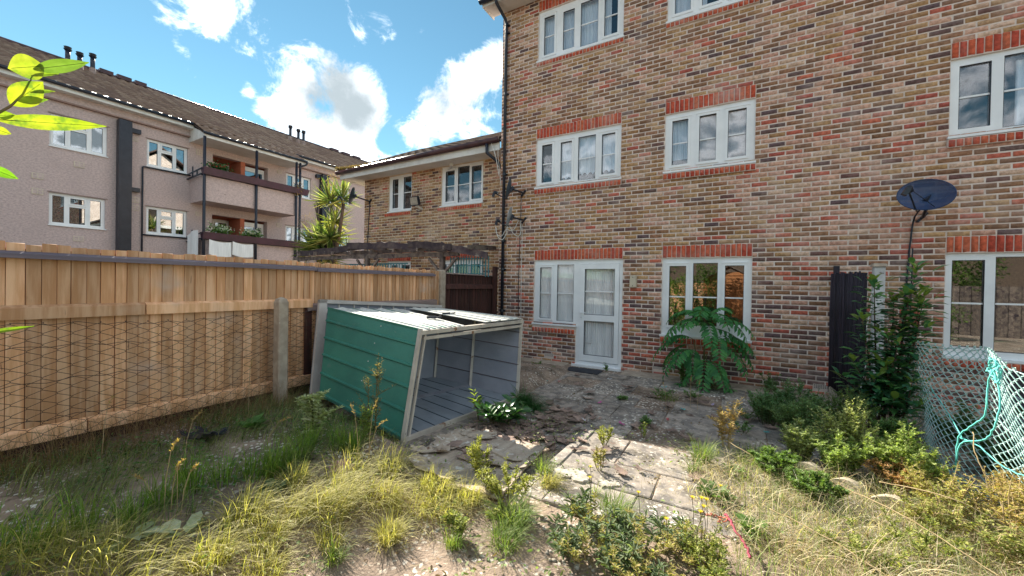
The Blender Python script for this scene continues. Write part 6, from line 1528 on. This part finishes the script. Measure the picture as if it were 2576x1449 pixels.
for nm, lab, (n, x0, x1, y0, y1), ca, cb in (('ground_cover', 'small green leaves creeping through the grass and soil in front', (9000, -3.6, 2.0, .3, 4.3), (.15, .23, .08), (.32, .34, .15)), ('dead_leaves', 'brown leaf litter on the soil, slabs and grass', (3800, -4.7, 1.6, .2, 6.9), (.26, .17, .10), (.14, .09, .06)), ('shade_weeds', 'small green leaves in the shaded grass by the fence', (5200, -4.8, -2.9, .2, 3.4), (.08, .18, .06), (.14, .24, .09))):
    x, y = area(n, x0, x1, y0, y1, lambda x, y: notshed(x, y) & (nz2(x, y, 3.7, len(nm)) > -.05)); n = len(x)
    dz = rng.uniform(.004, .02 if nm == 'dead_leaves' else .09, n)
    leaves_obj(nm, onground(x, y, 0) + np.stack([0 * x, 0 * x, dz], 1), rng.normal(0, 1, (n, 3)) * [1, 1, .25], rng.normal(0, .5, (n, 3)) + [0, 0, 1], rng.uniform(.012, .045, n), rng.uniform(.008, .022, n), mixcol(n, ca, cb, .25), 'leaf', None)['label'] = lab

# ================================================================ cordyline palm next door
def palm():
    e = empty('cordyline_palm', (-12.1, 8.5, -1.6), 'spiky cordyline palm with yellow green swords above the pergola', 'palm')
    T = MB(); B = V(-12.1, 8.5, -1.6)
    noloc(T.tube([B, B + V(.02, 0, 1.4), B + V(-.05, 0, 2.55)], [.12, .10, .08], 8).obj('trunk', 'bark', smooth=True), e)
    arms = [((-12.1, 8.5, .6), (-11.9, 8.5, 1.3)), ((-12.1, 8.5, .6), (-12.6, 8.5, 1.35)), ((-12.0, 8.5, 1.0), (-11.55, 8.45, 2.65)), ((-12.05, 8.5, 1.2), (-12.3, 8.5, 2.7)), ((-12.15, 8.5, .9), (-12.95, 8.5, 3.2))]
    for a, b in arms[:4]:
        a = V(*a); b = V(*b); noloc(MB().tube([a, a.lerp(b, .5) + V(0, 0, -.1), b], [.07, .06, .05], 7).obj('limb', 'bark', smooth=True), e)
    noloc(MB().tube([(-12.7, 8.4, .9), (-12.75, 8.4, 1.7), (-12.9, 8.4, 2.35), (-13.1, 8.4, 2.75)], [.05, .045, .04, .03], 6).obj('dead_limb', 'bark', smooth=True), e)
    g = np.random.default_rng(3); places = []; LV_ = []
    for c in [(.17, .23, .075), (.10, .17, .055), (.34, .34, .10), (.24, .27, .10), (.50, .42, .20), (.62, .60, .38)]:
        K = 6; v = []
        for k in range(K + 1):
            t = k / K; w = .5 * (1 - abs(t - .35) ** 1.5 * 1.25) if k < K else .02
            v += [(t, w, .06 * (1 - t)), (t, 0, 0), (t, -w, .06 * (1 - t))]
        f = [q for k in range(K) for q in ((3 * k, 3 * k + 1, 3 * k + 4, 3 * k + 3), (3 * k + 1, 3 * k + 2, 3 * k + 5, 3 * k + 4))]
        LV_.append((np.array(v), np.array(f), c))
    heads = [((-12.75, 8.45, 1.15), 1.05, 130, 1.), ((-12.15, 8.4, 1.45), .95, 110, .8), ((-12.35, 8.5, .75), .95, 90, .2), ((-13.25, 8.5, 1.15), .9, 70, .4), ((-11.55, 8.4, 2.72), .72, 70, .9), ((-12.35, 8.5, 2.75), .80, 90, .6), ((-12.0, 8.45, 2.0), .7, 60, .5)]
    for (hx, hy, hz), L, n, upb in heads:
        for i in range(n):
            az = g.uniform(0, 6.28); el = g.uniform(-1.0, 1.35) if upb < .5 else g.uniform(-.5, 1.45)
            d = V(math.cos(az) * math.cos(el), math.sin(az) * math.cos(el), math.sin(el)); l = L * g.uniform(.7, 1.08)
            s = d.cross(V(0, 0, 1)); s = s.normalized() if s.length > .05 else V(1, 0, 0); nn_ = s.cross(d)
            w = .045
            M = Matrix((d * l, s * w, nn_ * l)).transposed().to_4x4(); M.translation = V(hx, hy, hz) + d * .05
            k = 4 if el < -.3 and g.random() < .7 else (5 if g.random() < .10 else int(g.integers(0, 4)))
            places.append((k, M))
    pieces('leaf', LV_, 'leaf', places, e, 300)
palm()
g = rng
# dry flower plumes beside the palm
for (x, z, lab) in ((-13.6, 2.0, 'dry brown plume hanging left of the palm'), (-13.4, .85, 'pale dry plume low at the left of the palm'), (-12.1, 3.25, 'dry flower plume above the right palm head')):
    n = 500; P = np.stack([x + g.normal(0, .16, n), 8.4 + g.normal(0, .12, n), z + g.normal(0, .22, n)], 1)
    e = empty('dry_plume', (x, 8.4, z - .5), lab, 'plant')
    leaves_obj('plume', P, g.normal(0, 1, (n, 3)), g.normal(0, 1, (n, 3)), np.full(n, .06), np.full(n, .010), mixcol(n, (.50, .34, .22), (.36, .22, .16)), 'leaf', e)
# moss and debris in the lower gutter
n = 900; x = -10.36 + g.exponential(.55, n); P = np.stack([x, 7.33 + g.normal(0, .035, n), 3.25 + g.random(n) * .10 * np.exp(-(x + 10.36))], 1)
e = empty('gutter_moss', (-10.2, 7.33, 3.2), 'brown moss and dead leaves choking the left end of the lower gutter', 'moss')
leaves_obj('moss', P, g.normal(0, 1, (n, 3)) + [0, 0, .5], g.normal(0, 1, (n, 3)), np.full(n, .05), np.full(n, .018), mixcol(n, (.30, .18, .10), (.16, .12, .06)), 'leaf', e)
# balcony flowers
for i, (y, z, c, gcol, lab) in enumerate([(7.75, 4.52, (.5, .06, .05), (.03, .10, .03), 'dark red geraniums at the left end of the upper balcony'), (7.85, 1.95, (.8, .8, .8), (.09, .18, .05), 'white flowers at the left of the lower balcony planter'), (9.05, 1.95, (.8, .8, .8), (.09, .18, .05), 'white flowers at the middle of the lower balcony planter'), (11.1, 4.45, (.45, .28, .16), (.36, .24, .14), 'dry hanging plant at the right end of the upper planter')]):
    e = empty('balcony_flowers', (-18.68, y, z - .06), lab, 'flowers'); n = 420; sp = .34 if i < 3 else .16
    P = np.stack([-18.66 + g.normal(0, .07, n), y + g.normal(0, sp * .6, n), z + np.abs(g.normal(0, .12, n)) - (.35 * g.random(n) if i == 3 else 0)], 1)
    leaves_obj('foliage', P, g.normal(0, 1, (n, 3)), g.normal(0, 1, (n, 3)) + [1, 0, 1], np.full(n, .09), np.full(n, .05), mixcol(n, gcol, tuple(q * 1.6 for q in gcol)), 'leaf', e)
    if i < 3:
        k = 120 if i else 40; P = np.stack([-18.6 + g.normal(0, .07, k), y + g.normal(0, sp * .55, k), z + .08 + np.abs(g.normal(0, .10, k))], 1)
        leaves_obj('blossom', P, g.normal(0, 1, (k, 3)), g.normal(0, 1, (k, 3)) + [1, 0, 0], np.full(k, .07), np.full(k, .06), mixcol(k, c, tuple(q * .8 for q in c), .05), 'leaf', e)

# ================================================================ leafy branch close to the camera on the left
MT['litleaf'] = mat('backlit_leaf', None, (.75, .85, .6), vcol=True, scale=40, rough=.5, bump=.3, bscale=220, transl=.5, spec=.3, spots=((.10, .17, .03), 45, .50, .66))
br = empty('leafy_branch', (-.84, .05, .10), 'bright yellow green leaves on a twig reaching in from the left edge', 'branch')
def bigleaf(o, tip, up, w, curl=.12, c=(.17, .26, .03), fold=.25):
    o = V(*o); tip = V(*tip); d = tip - o; L = d.length; d = d / L; up = V(*up); s = up.cross(d).normalized(); n = d.cross(s)
    K = 12; mb = MB(); k = 0
    for i in range(K + 1):
        t = i / K; ww = w * (math.sin(math.pi * min(t * 1.02, 1)) ** .75) * (1.15 - .4 * t) if i < K else .0004
        if i == 0: ww = .001
        ctr = o + d * L * t + n * (-curl * L * (t - .0) ** 2 + curl * L * t)
        for j, q in enumerate((-1, -.5, 0, .5, 1)):
            mb.v.append(tuple(ctr + s * ww * q + n * (fold * ww * abs(q) + .004 * math.sin(t * 22 + q * 4) * abs(q) * w * 14)))
    for i in range(K):
        for j in range(4): mb.f.append((i * 5 + j, i * 5 + j + 1, i * 5 + 6 + j, i * 5 + 5 + j)); mb.m.append(0)
    me = mb.mesh('leaf', 'litleaf', True); cols = np.tile(c, (len(me.vertices), 1)); cols = cols * (1 + .15 * np.random.default_rng(int(L * 1e5)).normal(0, 1, (len(cols), 1)) * .3)
    for i in range(K + 1): cols[i * 5 + 2] *= 1.35
    setcol(me, np.clip(cols, 0, 1)); o_ = bpy.data.objects.new('leaf', me); link(o_); noloc(o_, br)
    vn = MB().tube([V(*mb.v[i * 5 + 2]) - n * .0003 for i in range(K)], [.0005] * 3 + [.0003] * (K - 3), 4).mesh('vein', 'stalk', True); v_ = bpy.data.objects.new('vein', vn); link(v_); v_.parent = o_
noloc(MB().tube([(-0.7772, 0.0829, 0.1708), (-0.7706, 0.092, 0.1941), (-0.7668, 0.1003, 0.2047), (-0.7657, 0.1023, 0.2081), (-0.7604, 0.1099, 0.2231), (-0.7524, 0.116, 0.2457)], [.0016, .0015, .0014, .0012, .0010, .0006], 7).obj('twig', 'stalk', smooth=True), br)
bigleaf((-0.7467, 0.1232, 0.2593), (-0.755, 0.0971, 0.2459), (0.94, -0.14, -0.32), 0.0145, 0.1, (0.24, 0.26, 0.04), .22)
bigleaf((-0.7501, 0.116, 0.2528), (-0.7332, 0.159, 0.2778), (0.93, -0.17, -0.33), 0.0080, 0.12, (0.1, 0.16, 0.035), .22)
bigleaf((-0.7662, 0.1011, 0.2067), (-0.7526, 0.1237, 0.2415), (0.95, -0.14, -0.28), 0.0135, 0.1, (0.28, 0.30, 0.03), .22)
bigleaf((-0.7526, 0.1154, 0.2455), (-0.746, 0.1355, 0.2552), (0.75, -0.23, 0.3), 0.0032, 0.05, (0.18, 0.26, 0.03), .22)
bigleaf((-0.7586, 0.1152, 0.2264), (-0.7531, 0.1339, 0.2342), (0.76, -0.22, 0.32), 0.0032, 0.05, (0.18, 0.26, 0.03), .22)
bigleaf((-0.7638, 0.105, 0.2136), (-0.7575, 0.1288, 0.2226), (0.95, -0.15, -0.27), 0.0048, 0.1, (0.12, 0.2, 0.03), .22)
bigleaf((-0.7728, 0.0897, 0.1865), (-0.7517, 0.18, 0.2063), (0.95, -0.17, -0.25), 0.0095, -0.07, (0.26, 0.29, 0.03), .22)
bigleaf((-0.7717, 0.0896, 0.191), (-0.7684, 0.1045, 0.1965), (0.96, -0.12, -0.24), 0.0052, 0.1, (0.2, 0.26, 0.03), .22)
bigleaf((-0.7753, 0.0889, 0.1763), (-0.7742, 0.1024, 0.1736), (0.97, -0.12, -0.22), 0.005, 0.1, (0.28, 0.30, 0.03), .22)
bigleaf((-0.7845, 0.0856, 0.1311), (-0.7831, 0.1093, 0.1215), (0.98, -0.12, -0.16), 0.0062, -0.1, (0.12, 0.24, 0.02), .22)
bigleaf((-0.7924, 0.0843, -0.0701), (-0.7877, 0.1237, -0.0644), (0.79, -0.2, 0.62), 0.0034, -0.08, (0.2, 0.3, 0.02), .22)

# ================================================================ behind the camera, seen in the window panes
gs = empty('garden_shed', (-.40, -3.2, -1.6), 'orange brown wooden garden shed reflected in the ground floor window', 'shed')
WS = mat('orange_shed_board', (.46, .19, .075), (.36, .14, .05), scale=4, stretch=(.3, 1, 4), rough=.8, bump=.3, rnd=.12)
yS = -3.0
for k in range(17):
    z0 = -1.55 + k * .13; w = .92 if z0 < .40 else max(.08, .92 - (z0 - .34) * 1.9)
    noloc(MB().hexa([(-.42 - w, yS + .02, z0), (-.42 + w, yS + .02, z0), (-.42 + w, yS - .01, z0), (-.42 - w, yS - .01, z0), (-.42 - w, yS + .0, z0 + .13), (-.42 + w, yS + .0, z0 + .13), (-.42 + w, yS - .01, z0 + .13), (-.42 - w, yS - .01, z0 + .13)]).obj('cladding_board', WS), gs)
for k in range(5): noloc(MB().box((-.30 + k * .14, yS + .022, -1.5), (-.17 + k * .14, yS + .04, .30)).obj('door_board', WS), gs)
for z in (-.1, -1.2): noloc(MB().box((-.30, yS + .041, z), (.39, yS + .06, z + .07)).obj('hinge_rail', WS), gs)
noloc(MB().box((-1.33, -5.0, -1.6), (-1.30, yS - .01, .42)).box((.46, -5.0, -1.6), (.49, yS - .01, .42)).obj('side_wall', WS), gs)
noloc(MB().hexa([(-1.45, -5.1, .32), (-.42, -5.1, .90), (-.42, yS + .12, .90), (-1.45, yS + .12, .32), (-1.45, -5.1, .36), (-.42, -5.1, .94), (-.42, yS + .12, .94), (-1.45, yS + .12, .36)]).hexa([(-.42, -5.1, .90), (.61, -5.1, .32), (.61, yS + .12, .32), (-.42, yS + .12, .90), (-.42, -5.1, .94), (.61, -5.1, .36), (.61, yS + .12, .36), (-.42, yS + .12, .94)]).obj('roof', 'oldwood'), gs)
def hedge(name, cx, cy, cz, rx, ry, rz, n, ca, cb, lab, cat='bush', ll=.09, trunk=True):
    e = empty(name, (cx, cy, -1.6), lab, cat)
    d = g.normal(0, 1, (n, 3)); d /= np.linalg.norm(d, axis=1)[:, None]; r_ = (.55 + .45 * g.random((n, 1))) * (1 + .22 * np.sin(d[:, 0:1] * 7 + d[:, 2:3] * 5))
    P = np.array([cx, cy, cz]) + d * r_ * [rx, ry, rz]; P[:, 2] = np.maximum(P[:, 2], -1.6)
    leaves_obj('crown', P, d + g.normal(0, .8, (n, 3)), g.normal(0, .6, (n, 3)) + [0, 0, 1], g.uniform(.6, 1.3, n) * ll, g.uniform(.5, 1, n) * ll * .5, mixcol(n, ca, cb, .25), 'leaf', e)
    noloc(MB().tube([(cx, cy, -1.62), (cx + .05, cy, cz)], [.06, .03], 6).obj('trunk', 'bark'), e)
hedge('shrub', -2.35, -2.3, -.6, .75, .6, 1.15, 5000, (.10, .19, .04), (.22, .30, .07), 'leafy green shrub left of the wooden shed, seen in the window')
hedge('shrub', -1.25, -2.4, -.2, .55, .4, 1.35, 3000, (.05, .11, .03), (.14, .22, .05), 'darker shrub arching over the wooden shed, seen in the window')
hedge('tree', -5.2, -7.0, 1.0, 2.2, 1.8, 2.2, 8000, (.05, .11, .03), (.14, .20, .05), 'round tree behind the garden, seen in the window', 'tree', .16)
hedge('tree', 3.5, -8.0, 1.2, 2.4, 1.8, 2.4, 8000, (.05, .11, .03), (.14, .20, .05), 'tree at the far right behind the garden, seen in the window', 'tree', .16)
bf = empty('back_fence', (2, -5.6, -1.6), 'brown board fence closing the garden behind the camera', 'fence')
for i in range(90):
    x = -4.8 + i * .15
    noloc(MB().box((x, -5.6 + .012 * (i % 2), -1.6), (x + .148, -5.58 + .012 * (i % 2), .25 + random.uniform(-.01, .01))).obj('board', 'fence' if x < 2 else 'oldwood'), bf)
bh = empty('far_house', (4, -16, -1.6), 'brick house beyond the back fence, seen only in reflections', 'house')
noloc(MB().box((-9, -24, -1.6), (14, -16, 3.6)).obj('wall', mat('dark_brick_wall', (.17, .12, .09), (.12, .085, .065), scale=12)), bh)
hedge('tree', 6.6, -6.6, .6, 1.6, 1.0, 1.9, 7000, (.06, .12, .03), (.16, .23, .06), 'bushy green tree behind the neighbour garden, seen in the right window', 'tree', .13)
hedge('shrub', 5.2, -3.5, -.9, 1.1, .5, .7, 3000, (.07, .14, .04), (.20, .27, .08), 'low green shrub in the neighbour garden, seen in the right window')
noloc(MB().hexa([(-9.4, -15.6, 3.5), (14.4, -15.6, 3.5), (14.4, -20, 6.2), (-9.4, -20, 6.2), (-9.4, -15.6, 3.6), (14.4, -15.6, 3.6), (14.4, -20, 6.3), (-9.4, -20, 6.3)]).obj('roof', 'gutter'), bh)
# neighbour's side, beyond the chain link
tb = empty('garden_chair', (2.35, 5.2, -1.6), 'grey tube framed garden chair seen through the chain link', 'chair')
for x in (2.15, 2.60):
    noloc(MB().tube([(x, 5.0, -1.6), (x, 4.98, -1.15), (x, 5.0, -.95), (x, 5.3, -.93), (x, 5.5, -.95), (x, 5.52, -1.6)], .014, 6).obj('leg_frame', MT['dishgrey'], smooth=True), tb)
    noloc(MB().tube([(x, 5.45, -1.2), (x, 5.55, -.7)], .014, 6).obj('back_post', MT['dishgrey'], smooth=True), tb)
noloc(MB().box((2.15, 5.02, -1.17), (2.60, 5.45, -1.14)).obj('seat', 'black'), tb)
noloc(MB().box((2.15, 5.48, -1.05), (2.60, 5.50, -.72)).obj('backrest', 'black'), tb)
for i, (x, y, h, s, lab) in enumerate([(2.0, 5.9, .55, .3, 'dark green weed behind the chain link, nearest the laurel'), (2.2, 4.6, .4, .3, 'dark green weed behind the chain link below the window'), (2.7, 6.5, .6, .35, 'dark weed against the wall under the right window'), (2.0, 5.2, .45, .25, 'dark weed behind the middle of the chain link'), (2.6, 4.2, .35, .3, 'low dark weed behind the chain link at the right edge')]):
    bushy('neighbour_weed', (x, y, -1.62), lab, 'weed', h, s, 20, 26, .055, .026, DG, DG2, r=.003, up=.5, seed=150 + i, branch=5)
